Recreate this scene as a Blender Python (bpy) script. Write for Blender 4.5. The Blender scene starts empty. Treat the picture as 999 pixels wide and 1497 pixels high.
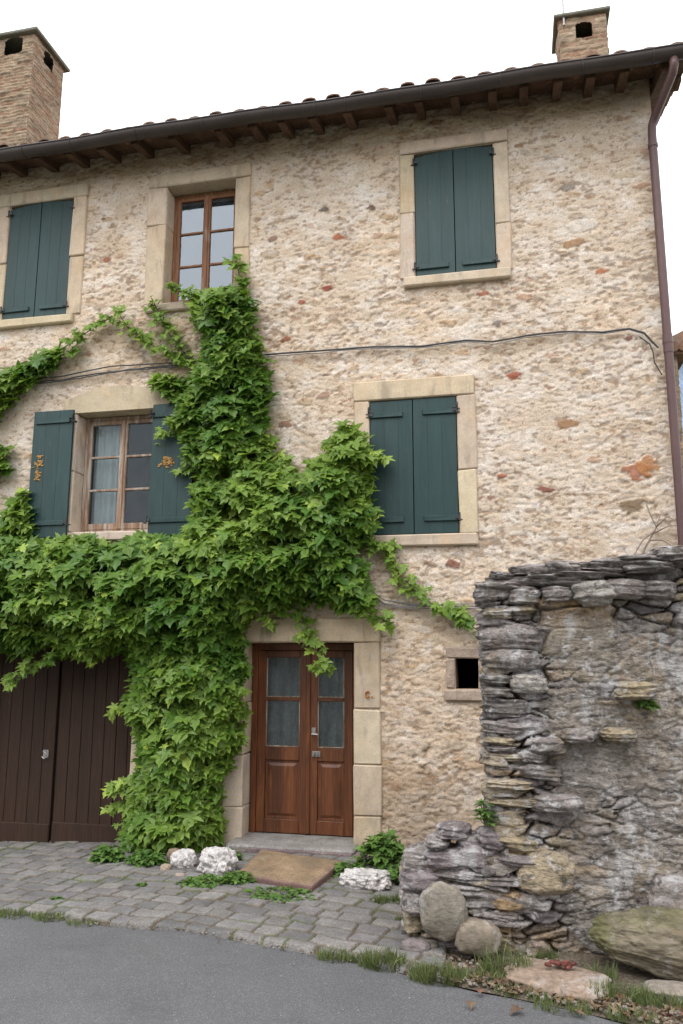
import bpy, math, random
import numpy as np
random.seed(7); rng = np.random.default_rng(11)
sc = bpy.context.scene
COL = sc.collection
R = math.radians

# ------------------------------------------------------------------ camera maths (metres; facade is the plane y=0)
CAM = np.array([0.0, -8.243832, 1.98])
FW = np.array([-0.211765, 0.961305, 0.176203]); RT = np.array([0.976652, 0.214821, 0.00177]); UP = np.array([0.036151, -0.172464, 0.984352])
FPX = 1145.46
def ray(px, py): return FW + RT*(px-499.5)/FPX + UP*(748.5-py)/FPX
def at_wall(px, py, Y=0.0):
    d = ray(px, py); t = (Y-CAM[1])/d[1]; return CAM[0]+d[0]*t, CAM[2]+d[2]*t
def gz(x, y=0): return -0.055*np.clip(-2.4-np.asarray(x, float), 0, 3.3)
def at_ground(px, py, up=0.0):
    d = ray(px, py); z = 0.0
    for _ in range(8):
        t = (z+up-CAM[2])/d[2]; x = CAM[0]+d[0]*t; z = float(gz(x))
    return x, CAM[1]+d[1]*t, z

# ------------------------------------------------------------------ numpy noise
def _h(*a):
    n = np.zeros(np.broadcast(*a).shape, np.uint32)
    for k, v in zip((374761393, 668265263, 2147483647, 1274126177), a):
        n = n + (np.asarray(v).astype(np.int64) & 0xffffffff).astype(np.uint32)*np.uint32(k)
    n = (n ^ (n >> np.uint32(13)))*np.uint32(1274126177); n = (n ^ (n >> np.uint32(15)))*np.uint32(2246822519)
    return ((n ^ (n >> np.uint32(16))) & np.uint32(0xffffff)).astype(np.float64)/16777216.0
def vn(x, y, s=0):
    x = np.asarray(x, float); y = np.asarray(y, float)
    xi = np.floor(x); yi = np.floor(y); u = x-xi; v = y-yi; u = u*u*(3-2*u); v = v*v*(3-2*v)
    a = _h(xi, yi, s); b = _h(xi+1, yi, s); c = _h(xi, yi+1, s); d = _h(xi+1, yi+1, s)
    return (a*(1-u)+b*u)*(1-v)+(c*(1-u)+d*u)*v
def fbm(x, y, s=0, o=4, g=.5):
    t = 0; a = 1; n = 0
    for i in range(o):
        t = t+a*vn(x*2**i+17.3*i, y*2**i+9.1*i, s+i); n += a; a *= g
    return t/n
def vn3(p, s=0):
    x, y, z = p[..., 0], p[..., 1], p[..., 2]; zi = np.floor(z); w = z-zi; w = w*w*(3-2*w)
    return vn(x+zi*37.7, y+zi*11.3, s)*(1-w)+vn(x+(zi+1)*37.7, y+(zi+1)*11.3, s)*w
def fbm3(p, s=0, o=3):
    t = 0; a = 1; n = 0
    for i in range(o): t = t+a*vn3(p*2**i+i*5.7, s+i); n += a; a *= .5
    return t/n
def worley(x, y, s=0, jit=.85):
    xi = np.floor(x); yi = np.floor(y)
    f1 = np.full(x.shape, 9.); f2 = np.full(x.shape, 9.); idr = np.zeros(x.shape); id2 = np.zeros(x.shape)
    for dx in (-1, 0, 1):
        for dy in (-1, 0, 1):
            cx = xi+dx; cy = yi+dy
            px = cx+.5+(_h(cx, cy, s)-.5)*jit; py = cy+.5+(_h(cx, cy, s+1)-.5)*jit
            d = np.hypot(px-x, py-y); r = _h(cx, cy, s+2); r2 = _h(cx, cy, s+3)
            near = d < f1
            f2 = np.where(near, f1, np.minimum(f2, d)); idr = np.where(near, r, idr); id2 = np.where(near, r2, id2); f1 = np.where(near, d, f1)
    return f1, f2, idr, id2
def sst(a, b, x):
    t = np.clip((x-a)/(b-a), 0, 1); return t*t*(3-2*t)
def lin(c):
    c = np.asarray(c, float)/255.0
    return np.where(c <= .04045, c/12.92, ((c+.055)/1.055)**2.4)
def ramp(stops, t):
    """stops: list of (pos, linear rgb)"""
    t = np.asarray(t); p = [s[0] for s in stops]
    return np.stack([np.interp(t, p, [s[1][k] for s in stops]) for k in range(3)], -1)

# ------------------------------------------------------------------ mesh builder
class MB:
    def __init__(s): s.v = []; s.f = []; s.c = []; s.n = 0; s.smooth = False
    def add(s, V, F, col=None):
        V = np.asarray(V, float).reshape(-1, 3); s.v.append(V)
        if isinstance(F, np.ndarray): s.f.append((F.shape[1]*np.ones(len(F), np.int64), (F+s.n).ravel()))
        else: s.f.append((np.array([len(f) for f in F], np.int64), np.array([int(i)+s.n for f in F for i in f], np.int64)))
        c = np.ones((len(V), 3))*.5 if col is None else np.broadcast_to(np.asarray(col, float), (len(V), 3))
        s.c.append(c); s.n += len(V)
    def box(s, x0, x1, y0, y1, z0, z1, col=None, b=0.0, jit=0.0):
        X = sorted((x0, x1)); Y = sorted((y0, y1)); Z = sorted((z0, z1))
        b = min(b, .45*min(X[1]-X[0], Y[1]-Y[0], Z[1]-Z[0]))
        if b <= 0:
            V = [(x, y, z) for x in X for y in Y for z in Z]
            s.add(V, [(0, 1, 3, 2), (4, 6, 7, 5), (0, 4, 5, 1), (2, 3, 7, 6), (0, 2, 6, 4), (1, 5, 7, 3)], col); return
        V = []; idx = {}
        for ix in (0, 1):
            for iy in (0, 1):
                for iz in (0, 1):
                    p = np.array([X[ix], Y[iy], Z[iz]]); sg = np.array([1-2*ix, 1-2*iy, 1-2*iz])
                    j = (rng.random(3)-.5)*jit
                    for a in range(3):
                        q = p+sg*b; q[a] = p[a]; V.append(q+j); idx[(ix, iy, iz, a)] = len(V)-1
        F = []
        o = {0: (1, 2), 1: (0, 2), 2: (0, 1)}
        def key(a, av, b1, c1):
            k = [0, 0, 0]; k[a] = av; k[o[a][0]] = b1; k[o[a][1]] = c1; return tuple(k)
        ctr = np.array([(X[0]+X[1])/2, (Y[0]+Y[1])/2, (Z[0]+Z[1])/2])
        def addf(f):
            P = [np.array(V[i]) for i in f]; nn = np.cross(P[1]-P[0], P[2]-P[0])
            if np.dot(nn, sum(P)/len(P)-ctr) < 0: f = f[::-1]
            F.append(tuple(f))
        for a in range(3):
            for av in (0, 1):
                addf([idx[key(a, av, *bc)+(a,)] for bc in ((0, 0), (1, 0), (1, 1), (0, 1))])
        for a in range(3):   # edges running along a
            b1, c1 = o[a]
            for bv in (0, 1):
                for cv in (0, 1):
                    k0 = key(a, 0, bv, cv); k1 = key(a, 1, bv, cv)
                    addf([idx[k0+(b1,)], idx[k1+(b1,)], idx[k1+(c1,)], idx[k0+(c1,)]])
        for ix in (0, 1):
            for iy in (0, 1):
                for iz in (0, 1): addf([idx[(ix, iy, iz, a)] for a in range(3)])
        s.add(V, F, col)
    def tube(s, P, r, seg=8, col=None, caps=True):
        P = [np.asarray(p, float) for p in P]; n = len(P)
        rr = r if hasattr(r, '__len__') else [r]*n
        V = []; ref = None
        for i in range(n):
            t = P[min(i+1, n-1)]-P[max(i-1, 0)]; t = t/(np.linalg.norm(t)+1e-9)
            if ref is None: ref = np.array([0, 0, 1.]) if abs(t[2]) < .9 else np.array([1., 0, 0])
            u = np.cross(t, ref); u /= np.linalg.norm(u)+1e-9; w = np.cross(u, t); ref = w
            for k in range(seg):
                a = 2*math.pi*k/seg; V.append(P[i]+rr[i]*(u*math.cos(a)+w*math.sin(a)))
        F = [(i*seg+k, (i+1)*seg+k, (i+1)*seg+(k+1) % seg, i*seg+(k+1) % seg) for i in range(n-1) for k in range(seg)]
        if caps: F += [tuple(range(seg)), tuple(range((n-1)*seg, n*seg))[::-1]]
        s.add(V, F, col)
    def prism(s, poly, y0, y1, col=None):
        """polygon in (x,z) extruded along y"""
        n = len(poly); V = [(x, y0, z) for x, z in poly]+[(x, y1, z) for x, z in poly]
        F = [tuple(range(n)), tuple(range(n, 2*n))[::-1]]+[(i, i+n, (i+1) % n+n, (i+1) % n) for i in range(n)]
        s.add(V, F, col)
    def grid(s, P, col=None, mask=None, flip=False):
        a, b = P.shape[:2]
        I = np.arange(a*b).reshape(a, b)
        q = np.stack([I[:-1, :-1], I[1:, :-1], I[1:, 1:], I[:-1, 1:]], -1).reshape(-1, 4)
        if flip: q = q[:, ::-1]
        if mask is not None: q = q[mask.reshape(-1)]
        s.add(P.reshape(-1, 3), np.ascontiguousarray(q), None if col is None else np.asarray(col).reshape(-1, 3))
    def build(s, name, mat, parent=None, smooth=None, rot=None):
        me = bpy.data.meshes.new(name)
        V = np.concatenate(s.v); C = np.concatenate(s.c)
        cnt = np.concatenate([f[0] for f in s.f]); li = np.concatenate([f[1] for f in s.f])
        me.vertices.add(len(V)); me.vertices.foreach_set('co', V.astype(np.float32).ravel())
        me.loops.add(len(li)); me.loops.foreach_set('vertex_index', li.astype(np.int32))
        me.polygons.add(len(cnt)); me.polygons.foreach_set('loop_start', np.concatenate([[0], np.cumsum(cnt)[:-1]]).astype(np.int32))
        me.update(calc_edges=True); me.validate()
        at = me.color_attributes.new('Col', 'FLOAT_COLOR', 'POINT')
        at.data.foreach_set('color', np.concatenate([C, np.ones((len(C), 1))], 1).astype(np.float32).ravel())
        sm = smooth if smooth is not None else s.smooth; me.polygons.foreach_set('use_smooth', np.full(len(me.polygons), bool(sm)))
        me.materials.append(mat); me.update()
        o = bpy.data.objects.new(name, me); COL.objects.link(o)
        if parent is not None: o.parent = parent
        return o

def blob(mb, c, size, seed, boxy=.6, amp=.12, col=(.3, .3, .3), rot=0.0, tilt=0.0, res=10, vary=.12, fq=2.2, strat=0.0, lam=0.0):
    """an irregular stone: superellipsoid with noise, one shell"""
    g = np.linspace(-1, 1, res); V = []; F = []
    n = 0
    for ax in range(3):
        for sg in (-1, 1):
            a, b = np.meshgrid(g, g, indexing='ij'); P = np.zeros((res, res, 3)); P[..., ax] = sg; P[..., (ax+1) % 3] = a; P[..., (ax+2) % 3] = b
            I = np.arange(res*res).reshape(res, res)+n
            q = np.stack([I[:-1, :-1], I[1:, :-1], I[1:, 1:], I[:-1, 1:]], -1).reshape(-1, 4)
            if sg < 0: q = q[:, ::-1]
            V.append(P.reshape(-1, 3)); F += q.tolist(); n += res*res
    P = np.concatenate(V); S = P/np.linalg.norm(P, axis=1)[:, None]
    S = np.sign(S)*np.abs(S)**boxy
    nz = fbm3(S*fq+seed*3.17, seed, 6 if res > 40 else 4)-.5
    S = S*(1+amp*2.4*nz[:, None])
    if lam: S = S*(1+lam*(vn(S[:, 2]*4.5+1.2*fbm3(S*1.5+seed, seed+9, 2)+seed, S[:, 0]*.8+S[:, 1]*.8, seed+7)-.5)+lam*.8*(fbm3(S*np.array([2.5, 2.5, 7])+seed, seed+8, 3)-.5))[:, None]
    if strat: S[:, :2] *= (1+strat*(vn(S[:, 2]*5+seed, np.zeros(len(S)), seed)-.5))[:, None]
    Q = S*np.asarray(size)/2
    ct, st = math.cos(tilt), math.sin(tilt); Q = np.stack([Q[:, 0]*ct-Q[:, 2]*st, Q[:, 1], Q[:, 0]*st+Q[:, 2]*ct], 1)
    cr, sr = math.cos(rot), math.sin(rot); Q = np.stack([Q[:, 0]*cr-Q[:, 1]*sr, Q[:, 0]*sr+Q[:, 1]*cr, Q[:, 2]], 1)
    k = 1+vary*2*(fbm3(S*2.3+seed, seed+5, 3)-.5)
    # weld the six patches
    key = {}; mp = np.zeros(len(Q), int); keep = []
    for i, t in enumerate(map(tuple, np.round(P, 4))):
        if t in key: mp[i] = key[t]
        else: key[t] = len(keep); mp[i] = len(keep); keep.append(i)
    mb.add(Q[keep]+np.asarray(c), mp[np.array(F)], (np.asarray(col)[None]*k[:, None])[keep])

# ------------------------------------------------------------------ object bookkeeping
def tag(o, label=None, cat=None, group=None, kind=None):
    if label: o['label'] = label
    if cat: o['category'] = cat
    if group: o['group'] = group
    if kind: o['kind'] = kind
    return o
def empty(name, loc, label, cat, group=None):
    o = bpy.data.objects.new(name, None); COL.objects.link(o); o.location = loc; o.empty_display_size = .1
    return tag(o, label, cat, group)

# ------------------------------------------------------------------ materials
def newmat(name):
    m = bpy.data.materials.new(name); m.use_nodes = True; nt = m.node_tree; nt.nodes.clear()
    out = nt.nodes.new('ShaderNodeOutputMaterial'); b = nt.nodes.new('ShaderNodeBsdfPrincipled')
    nt.links.new(b.outputs[0], out.inputs[0]); return m, nt, b
def N(nt, t, **kw):
    n = nt.nodes.new(t)
    for k, v in kw.items():
        if k in n.inputs: n.inputs[k].default_value = v
        else: setattr(n, k, v)
    return n
def mixc(nt, mode, fac, a, b):
    n = nt.nodes.new('ShaderNodeMix'); n.data_type = 'RGBA'; n.blend_type = mode
    for sock, v in ((n.inputs[0], fac), (n.inputs[6], a), (n.inputs[7], b)):
        if hasattr(v, 'is_linked'): nt.links.new(v, sock)
        else: sock.default_value = v if not isinstance(v, tuple) else (*v[:3], 1)
    return n.outputs[2]
def noise(nt, vec, scale, detail=4, rough=.6, st=(1, 1, 1), dist=0.0):
    mp = N(nt, 'ShaderNodeMapping'); mp.inputs['Scale'].default_value = st; nt.links.new(vec, mp.inputs['Vector'])
    n = N(nt, 'ShaderNodeTexNoise'); n.inputs['Scale'].default_value = scale; n.inputs['Detail'].default_value = detail; n.inputs['Roughness'].default_value = rough
    n.inputs['Distortion'].default_value = dist
    nt.links.new(mp.outputs[0], n.inputs['Vector']); return n.outputs['Fac']
def cramp(nt, f, stops):
    r = N(nt, 'ShaderNodeValToRGB'); e = r.color_ramp.elements
    while len(e) < len(stops): e.new(.5)
    for el, (p, c) in zip(e, stops): el.position = p; el.color = (*c, 1) if hasattr(c, '__len__') else (c, c, c, 1)
    nt.links.new(f, r.inputs[0]); return r.outputs[0]
def surf(name, base=None, rough=.85, scale=30, st=(1, 1, 1), var=(.75, 1.2), scale2=3, var2=(.85, 1.12), bump=.3, bd=.01, spec=.3, metal=0, stains=None, speck=None, detail=6):
    """base None: read the mesh's own Col attribute"""
    m, nt, b = newmat(name)
    tc = N(nt, 'ShaderNodeTexCoord').outputs['Object']
    if base is None:
        a = N(nt, 'ShaderNodeAttribute', attribute_name='Col'); c = a.outputs['Color']
    else:
        a = N(nt, 'ShaderNodeRGB'); a.outputs[0].default_value = (*base, 1); c = a.outputs[0]
    f = noise(nt, tc, scale, detail, .65, st); f2 = noise(nt, tc, scale2, 4, .6, st)
    c = mixc(nt, 'MULTIPLY', 1.0, c, cramp(nt, f, [(.3, var[0]), (.7, var[1])]))
    c = mixc(nt, 'MULTIPLY', 1.0, c, cramp(nt, f2, [(.32, var2[0]), (.68, var2[1])]))
    for (sc_, lo, hi, colr, amt, sst_) in (stains or []):
        k = noise(nt, tc, sc_, 6, .68, sst_, .4)
        c = mixc(nt, 'MIX', cramp(nt, k, [(lo, 0.0), (hi, amt)]), c, colr)
    if speck:
        v = N(nt, 'ShaderNodeTexVoronoi'); v.inputs['Scale'].default_value = speck[0]; nt.links.new(tc, v.inputs['Vector'])
        k = N(nt, 'ShaderNodeSeparateColor'); nt.links.new(v.outputs['Color'], k.inputs[0])
        c = mixc(nt, 'MULTIPLY', 1.0, c, cramp(nt, k.outputs[0], [(0, speck[1]), (.8, 1.0), (1, speck[2])]))
    nt.links.new(c, b.inputs['Base Color'])
    b.inputs['Roughness'].default_value = rough; b.inputs['Metallic'].default_value = metal
    b.inputs['Specular IOR Level'].default_value = spec
    if bump:
        bp = N(nt, 'ShaderNodeBump'); bp.inputs['Strength'].default_value = bump; bp.inputs['Distance'].default_value = bd
        nt.links.new(f, bp.inputs['Height']); nt.links.new(bp.outputs[0], b.inputs['Normal'])
    return m

M = {}
M['facade'] = surf('rubble_render', None, .95, 62, (1, 1, 1.7), (.70, 1.24), 8, (.93, 1.06), .8, .012, .15, stains=[(36, .585, .64, (.19, .13, .085), .6, (1, 1, 1.8)), (20, .62, .70, (.66, .61, .55), .35, (1, 1, 2.0))])
M['lime'] = surf('limestone', None, .9, 60, (1, 1, 1), (.86, 1.1), 5, (.86, 1.1), .35, .006, .2,
    stains=[(2.2, .52, .75, (.47, .30, .155), .55, (1, 1, .6)), (6, .58, .8, (.30, .27, .23), .45, (1, 1, 1)), (9, .6, .75, (.62, .58, .5), .5, (1, 1, 1)), (5, .55, .68, (.20, .17, .14), .5, (1.6, 1.6, .3)), (28, .64, .7, (.18, .15, .12), .6, (1, 1, 1))])
M['roughlime'] = surf('weathered_rough_stone', (.40, .315, .25), .95, 50, (1, 1, 1.4), (.7, 1.2), 8, (.8, 1.15), .9, .014, .15, stains=[(14, .56, .66, (.22, .17, .13), .5, (1, 1, 1.4))])
M['shutter'] = surf('green_shutter_paint', (.0115, .037, .037), .5, 40, (1.2, 1.2, .06), (.8, 1.25), 3, (.88, 1.15), .25, .004, .4,
    stains=[(2.2, .5, .72, (.03, .062, .062), .5, (1.6, 1, .5)), (16, .65, .71, (.13, .17, .165), .4, (2.2, 1, .35))])
M['oak'] = surf('brown_window_wood', (.19, .085, .042), .6, 50, (1, 1, .08), (.65, 1.3), 4, (.8, 1.2), .3, .003, .3,
    stains=[(9, .55, .7, (.33, .24, .18), .8, (2, 1, .3))])
M['oak_pale'] = surf('weathered_window_wood', (.24, .15, .10), .7, 50, (1, 1, .08), (.65, 1.3), 4, (.8, 1.2), .3, .003, .25,
    stains=[(8, .46, .6, (.43, .38, .33), .85, (2, 1, .25))])
M['door'] = surf('red_brown_door_wood', (.105, .034, .012), .45, 45, (1.6, 1.6, .07), (.5, 1.55), 3.2, (.6, 1.35), .25, .003, .45,
    stains=[(5, .55, .78, (.25, .095, .027), .75, (2, 1, .35)), (22, .68, .75, (.25, .2, .17), .35, (2, 1, .2))])
M['garage'] = surf('dark_garage_planks', (.030, .0145, .0085), .75, 45, (1.6, 1.6, .06), (.6, 1.5), 3, (.75, 1.3), .3, .004, .3,
    stains=[(6, .55, .75, (.032, .017, .012), .7, (3, 1, .3)), (30, .69, .74, (.25, .22, .2), .45, (1, 1, .4))])
M['rafter'] = surf('old_rafter_wood', (.105, .062, .042), .85, 40, (1, .1, 1), (.6, 1.35), 5, (.75, 1.2), .4, .005, .2)
M['gutter'] = surf('brown_gutter_metal', (.046, .034, .032), .48, 40, (1, 1, 1), (.85, 1.15), 3, (.85, 1.2), .05, .002, .45)
M['pipe'] = surf('brown_downpipe_metal', (.095, .052, .050), .5, 40, (1, 1, .3), (.85, 1.15), 3, (.88, 1.15), .05, .002, .4)
M['tile'] = surf('roof_tile_clay', (.20, .12, .085), .9, 30, (1, 1, 1), (.7, 1.25), 4, (.75, 1.2), .4, .006, .2, stains=[(5, .5, .68, (.10, .095, .075), .8, (1, 1, 1))])
M['iron'] = surf('dark_iron', (.035, .035, .037), .55, 60, (1, 1, 1), (.6, 1.4), 8, (.8, 1.2), .2, .002, .4)
M['rust'] = surf('rusty_iron', (.36, .125, .035), .9, 70, (1, 1, 1), (.5, 1.5), 15, (.7, 1.3), .6, .004, .2)
M['gilt'] = surf('flaking_ochre_crust', (.42, .24, .085), .9, 90, (1, 1, 1), (.4, 1.4), 20, (.6, 1.3), .8, .004, .2)
M['steel'] = surf('worn_steel', (.33, .32, .31), .4, 60, (1, 1, 1), (.6, 1.3), 8, (.8, 1.2), .2, .002, .5, metal=.7)
M['room'] = surf('dim_room_plaster', (.06, .055, .05), .95, 3, bump=0)
M['curtain'] = surf('pale_curtain_cloth', (.62, .64, .66), .95, 120, (1, 1, .1), (.85, 1.1), 4, (.9, 1.1), .1, .002, .1)
M['lace'] = surf('grey_lace_cloth', (.33, .35, .37), .95, 90, (1, 1, .3), (.6, 1.25), 9, (.7, 1.2), .1, .002, .1)
M['schist'] = surf('schist_stone', None, .9, 30, (1, 1, 1.9), (.52, 1.46), 5, (.78, 1.22), 1.0, .025, .25,
    stains=[(3.6, .53, .66, (.24, .22, .20), .6, (1, 1, 1)), (5.0, .54, .64, (.46, .45, .45), .8, (1, 1, .5)), (13, .56, .63, (.47, .46, .46), .8, (1, 1, 1.3)), (3.1, .57, .70, (.25, .18, .10), .5, (1, 1, 1)), (10, .56, .64, (.05, .046, .048), .7, (1, 1, 1.3)), (2.6, .58, .72, (.085, .10, .045), .35, (1, 1, 1))])
M['stone'] = surf('field_stone', None, .85, 30, (1, 1, 1.6), (.68, 1.32), 6, (.8, 1.18), .7, .012, .25,
    stains=[(6, .54, .66, (.42, .42, .42), .55, (1, 1, 1)), (14, .58, .66, (.07, .065, .06), .5, (1, 1, 1))])
M['mossrock'] = surf('mossy_boulder', None, .9, 26, (.7, .7, 1.6), (.62, 1.35), 6, (.75, 1.22), .9, .02, .2,
    stains=[(3.0, .54, .66, (.055, .052, .055), .75, (1, 1, 1)), (9, .58, .68, (.30, .29, .27), .6, (1, 1, 1)), (6, .58, .7, (.20, .12, .055), .55, (1, 1, 1))])
M['white'] = surf('white_quartz', (.72, .68, .66), .7, 34, (1, 1, 1), (.62, 1.2), 9, (.7, 1.12), 1.0, .03, .4,
    stains=[(7, .57, .68, (.42, .27, .22), .6, (1, 1, 1)), (11, .56, .63, (.11, .085, .075), .8, (1, 1, 1)), (5, .6, .7, (.16, .15, .08), .5, (1, 1, 1))])
M['setts'] = surf('grey_setts', None, .85, 60, (1, 1, 1), (.72, 1.25), 8, (.8, 1.15), .5, .006, .3, speck=(150, .8, 1.25))
M['slab'] = surf('stone_slab_top', None, .85, 42, (1, 1, 1), (.66, 1.28), 5, (.72, 1.2), .8, .008, .25, stains=[(3.2, .54, .66, (.13, .105, .08), .6, (1, 1, 1)), (11, .6, .7, (.10, .085, .075), .6, (1, 1, 1)), (7, .6, .7, (.36, .30, .22), .5, (1, 1, 1))])
M['asphalt'] = surf('asphalt', (.105, .105, .109), .85, 190, (1, 1, 1), (.68, 1.38), 1.3, (.9, 1.09), .5, .004, .35, speck=(210, .72, 1.6),
    stains=[(.55, .52, .72, (.135, .133, .132), .5, (1, 1, 1)), (1.6, .56, .66, (.078, .078, .081), .45, (.4, 1.4, 1))], detail=3)
M['earth'] = surf('bare_earth', (.16, .13, .10), .95, 60, (1, 1, 1), (.6, 1.35), 5, (.7, 1.25), 1.0, .02, .15, speck=(70, .7, 1.5),
    stains=[(5, .53, .66, (.07, .085, .03), .6, (1, 1, 1))])
M['field'] = surf('rough_field', (.11, .12, .06), .95, 8, bump=.3)
M['cable'] = surf('black_cable_sheath', (.06, .06, .062), .6, 50, bump=0)
M['cablegrey'] = surf('grey_cable_sheath', (.25, .24, .235), .6, 50, bump=0)
M['bark'] = surf('vine_bark', (.13, .10, .075), .95, 40, (1, 1, .3), bump=.6)
M['twig'] = surf('dry_twig', (.24, .19, .16), .95, 40, (1, 1, .5), bump=.4)
M['brick'] = surf('chimney_masonry', None, .95, 45, (1, 1, 2.2), (.68, 1.25), 9, (.82, 1.15), .9, .014, .15)
M['capstone'] = surf('mossy_cap_slab', (.17, .165, .14), .95, 30, stains=[(5, .5, .65, (.10, .12, .06), .7, (1, 1, 1))], bump=.5)
M['bluehouse'] = surf('pale_blue_render', (.28, .37, .52), .9, 20, bump=.1)
M['whitepaint'] = surf('white_paint', (.75, .75, .76), .7, 20, bump=0)
M['darkpaint'] = surf('dark_violet_paint', (.07, .06, .09), .7, 20, bump=0)

def glass(name, ior, dirt, dirtcol):
    m = bpy.data.materials.new(name); m.use_nodes = True; nt = m.node_tree; nt.nodes.clear()
    out = N(nt, 'ShaderNodeOutputMaterial'); tr = N(nt, 'ShaderNodeBsdfTransparent'); gl = N(nt, 'ShaderNodeBsdfGlossy'); df = N(nt, 'ShaderNodeBsdfDiffuse')
    tr.inputs[0].default_value = (.86, .9, .9, 1); gl.inputs['Roughness'].default_value = .03; gl.inputs[0].default_value = (.84, .92, 1, 1); df.inputs[0].default_value = (*dirtcol, 1)
    fr = N(nt, 'ShaderNodeFresnel'); fr.inputs[0].default_value = ior
    mx = N(nt, 'ShaderNodeMixShader'); nt.links.new(fr.outputs[0], mx.inputs[0]); nt.links.new(tr.outputs[0], mx.inputs[1]); nt.links.new(gl.outputs[0], mx.inputs[2])
    tc = N(nt, 'ShaderNodeTexCoord').outputs['Object']
    k = cramp(nt, noise(nt, tc, 9, 8, .75, (1, 1, .6)), [(.35, 0.0), (.75, dirt)])
    m2 = N(nt, 'ShaderNodeMixShader'); nt.links.new(k, m2.inputs[0]); nt.links.new(mx.outputs[0], m2.inputs[1]); nt.links.new(df.outputs[0], m2.inputs[2])
    bp = N(nt, 'ShaderNodeBump'); bp.inputs['Strength'].default_value = .03; nt.links.new(noise(nt, tc, 4, 2), bp.inputs['Height']); nt.links.new(bp.outputs[0], gl.inputs['Normal'])
    nt.links.new(m2.outputs[0], out.inputs[0]); return m
M['glass'] = glass('window_glass', 1.3, .10, (.3, .3, .3))
M['glass_up'] = glass('reflective_window_glass', 2.6, .08, (.42, .48, .55))
M['glass_door'] = glass('dusty_door_glass', 1.35, .40, (.20, .21, .22))

def leafmat(name, lo, hi, gloss=.45):
    m, nt, b = newmat(name)
    a = N(nt, 'ShaderNodeAttribute', attribute_name='Col')
    sp = N(nt, 'ShaderNodeSeparateColor'); nt.links.new(a.outputs['Color'], sp.inputs[0])
    c = cramp(nt, sp.outputs[0], [(0, lo), (.75, tuple(.5*(x+y) for x, y in zip(lo, hi))), (1, hi)])
    tc = N(nt, 'ShaderNodeTexCoord').outputs['Object']
    c = mixc(nt, 'MULTIPLY', 1.0, c, cramp(nt, noise(nt, tc, 28, 3), [(.3, .82), (.7, 1.15)]))
    nt.links.new(c, b.inputs['Base Color']); b.inputs['Roughness'].default_value = gloss; b.inputs['Specular IOR Level'].default_value = .35
    out = [n for n in nt.nodes if n.type == 'OUTPUT_MATERIAL'][0]
    t = N(nt, 'ShaderNodeBsdfTranslucent'); tcx = mixc(nt, 'MULTIPLY', 1.0, c, (1.3, 1.35, .6)); nt.links.new(tcx, t.inputs[0])
    mx = N(nt, 'ShaderNodeMixShader'); mx.inputs[0].default_value = .3
    nt.links.new(b.outputs[0], mx.inputs[1]); nt.links.new(t.outputs[0], mx.inputs[2]); nt.links.new(mx.outputs[0], out.inputs[0])
    return m
M['leaf'] = leafmat('vine_leaf', (.065, .15, .02), (.35, .46, .08))
M['weed'] = leafmat('weed_leaf', (.07, .15, .03), (.20, .32, .07), .6)
M['grass'] = leafmat('grass_blade', (.09, .125, .045), (.25, .27, .12), .7)
M['dead'] = surf('dead_leaf', None, .8, 60, bump=.2)

# ------------------------------------------------------------------ world, sun, camera
w = bpy.data.worlds.new('World'); sc.world = w; w.use_nodes = True; nt = w.node_tree
bg = nt.nodes['Background']; sky = nt.nodes.new('ShaderNodeTexSky'); sky.sky_type = 'NISHITA'; sky.sun_disc = False
SUN_EL, SUN_ROT = R(58), R(195)
sky.sun_elevation = SUN_EL; sky.sun_rotation = SUN_ROT; sky.air_density = 1.0; sky.dust_density = 4.0; sky.ozone_density = .6
hs = nt.nodes.new('ShaderNodeHueSaturation'); hs.inputs['Saturation'].default_value = .12; nt.links.new(sky.outputs[0], hs.inputs['Color'])
cl = nt.nodes.new('ShaderNodeMix'); cl.data_type = 'RGBA'; cl.inputs[0].default_value = .8; cl.inputs[7].default_value = (13.0, 13.2, 13.6, 1)   # a closed cloud layer over the sky
nt.links.new(hs.outputs[0], cl.inputs[6]); nt.links.new(cl.outputs[2], bg.inputs[0]); bg.inputs[1].default_value = .12
sd = bpy.data.lights.new('sun', 'SUN'); sd.energy = 1.0; sd.angle = R(25); sd.color = (1, .97, .93)
so = bpy.data.objects.new('sun', sd); COL.objects.link(so)
# Nishita rotation: clockwise from +Y seen from above
sdir = np.array([math.sin(SUN_ROT)*math.cos(SUN_EL), math.cos(SUN_ROT)*math.cos(SUN_EL), math.sin(SUN_EL)])
import mathutils
so.rotation_euler = mathutils.Vector(sdir).to_track_quat('Z', 'Y').to_euler()
cd = bpy.data.cameras.new('camera'); co = bpy.data.objects.new('camera', cd); COL.objects.link(co)
cd.sensor_fit = 'VERTICAL'; cd.sensor_height = 36; cd.lens = FPX/1497*36; cd.clip_start = .05; cd.clip_end = 900
mw = mathutils.Matrix.Identity(4)
for i in range(3): mw[i][0] = RT[i]; mw[i][1] = UP[i]; mw[i][2] = -FW[i]; mw[i][3] = CAM[i]
co.matrix_world = mw; sc.camera = co
sc.view_settings.view_transform = 'Standard'; sc.view_settings.look = 'None'; sc.view_settings.exposure = 0.72; sc.view_settings.gamma = 1

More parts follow.
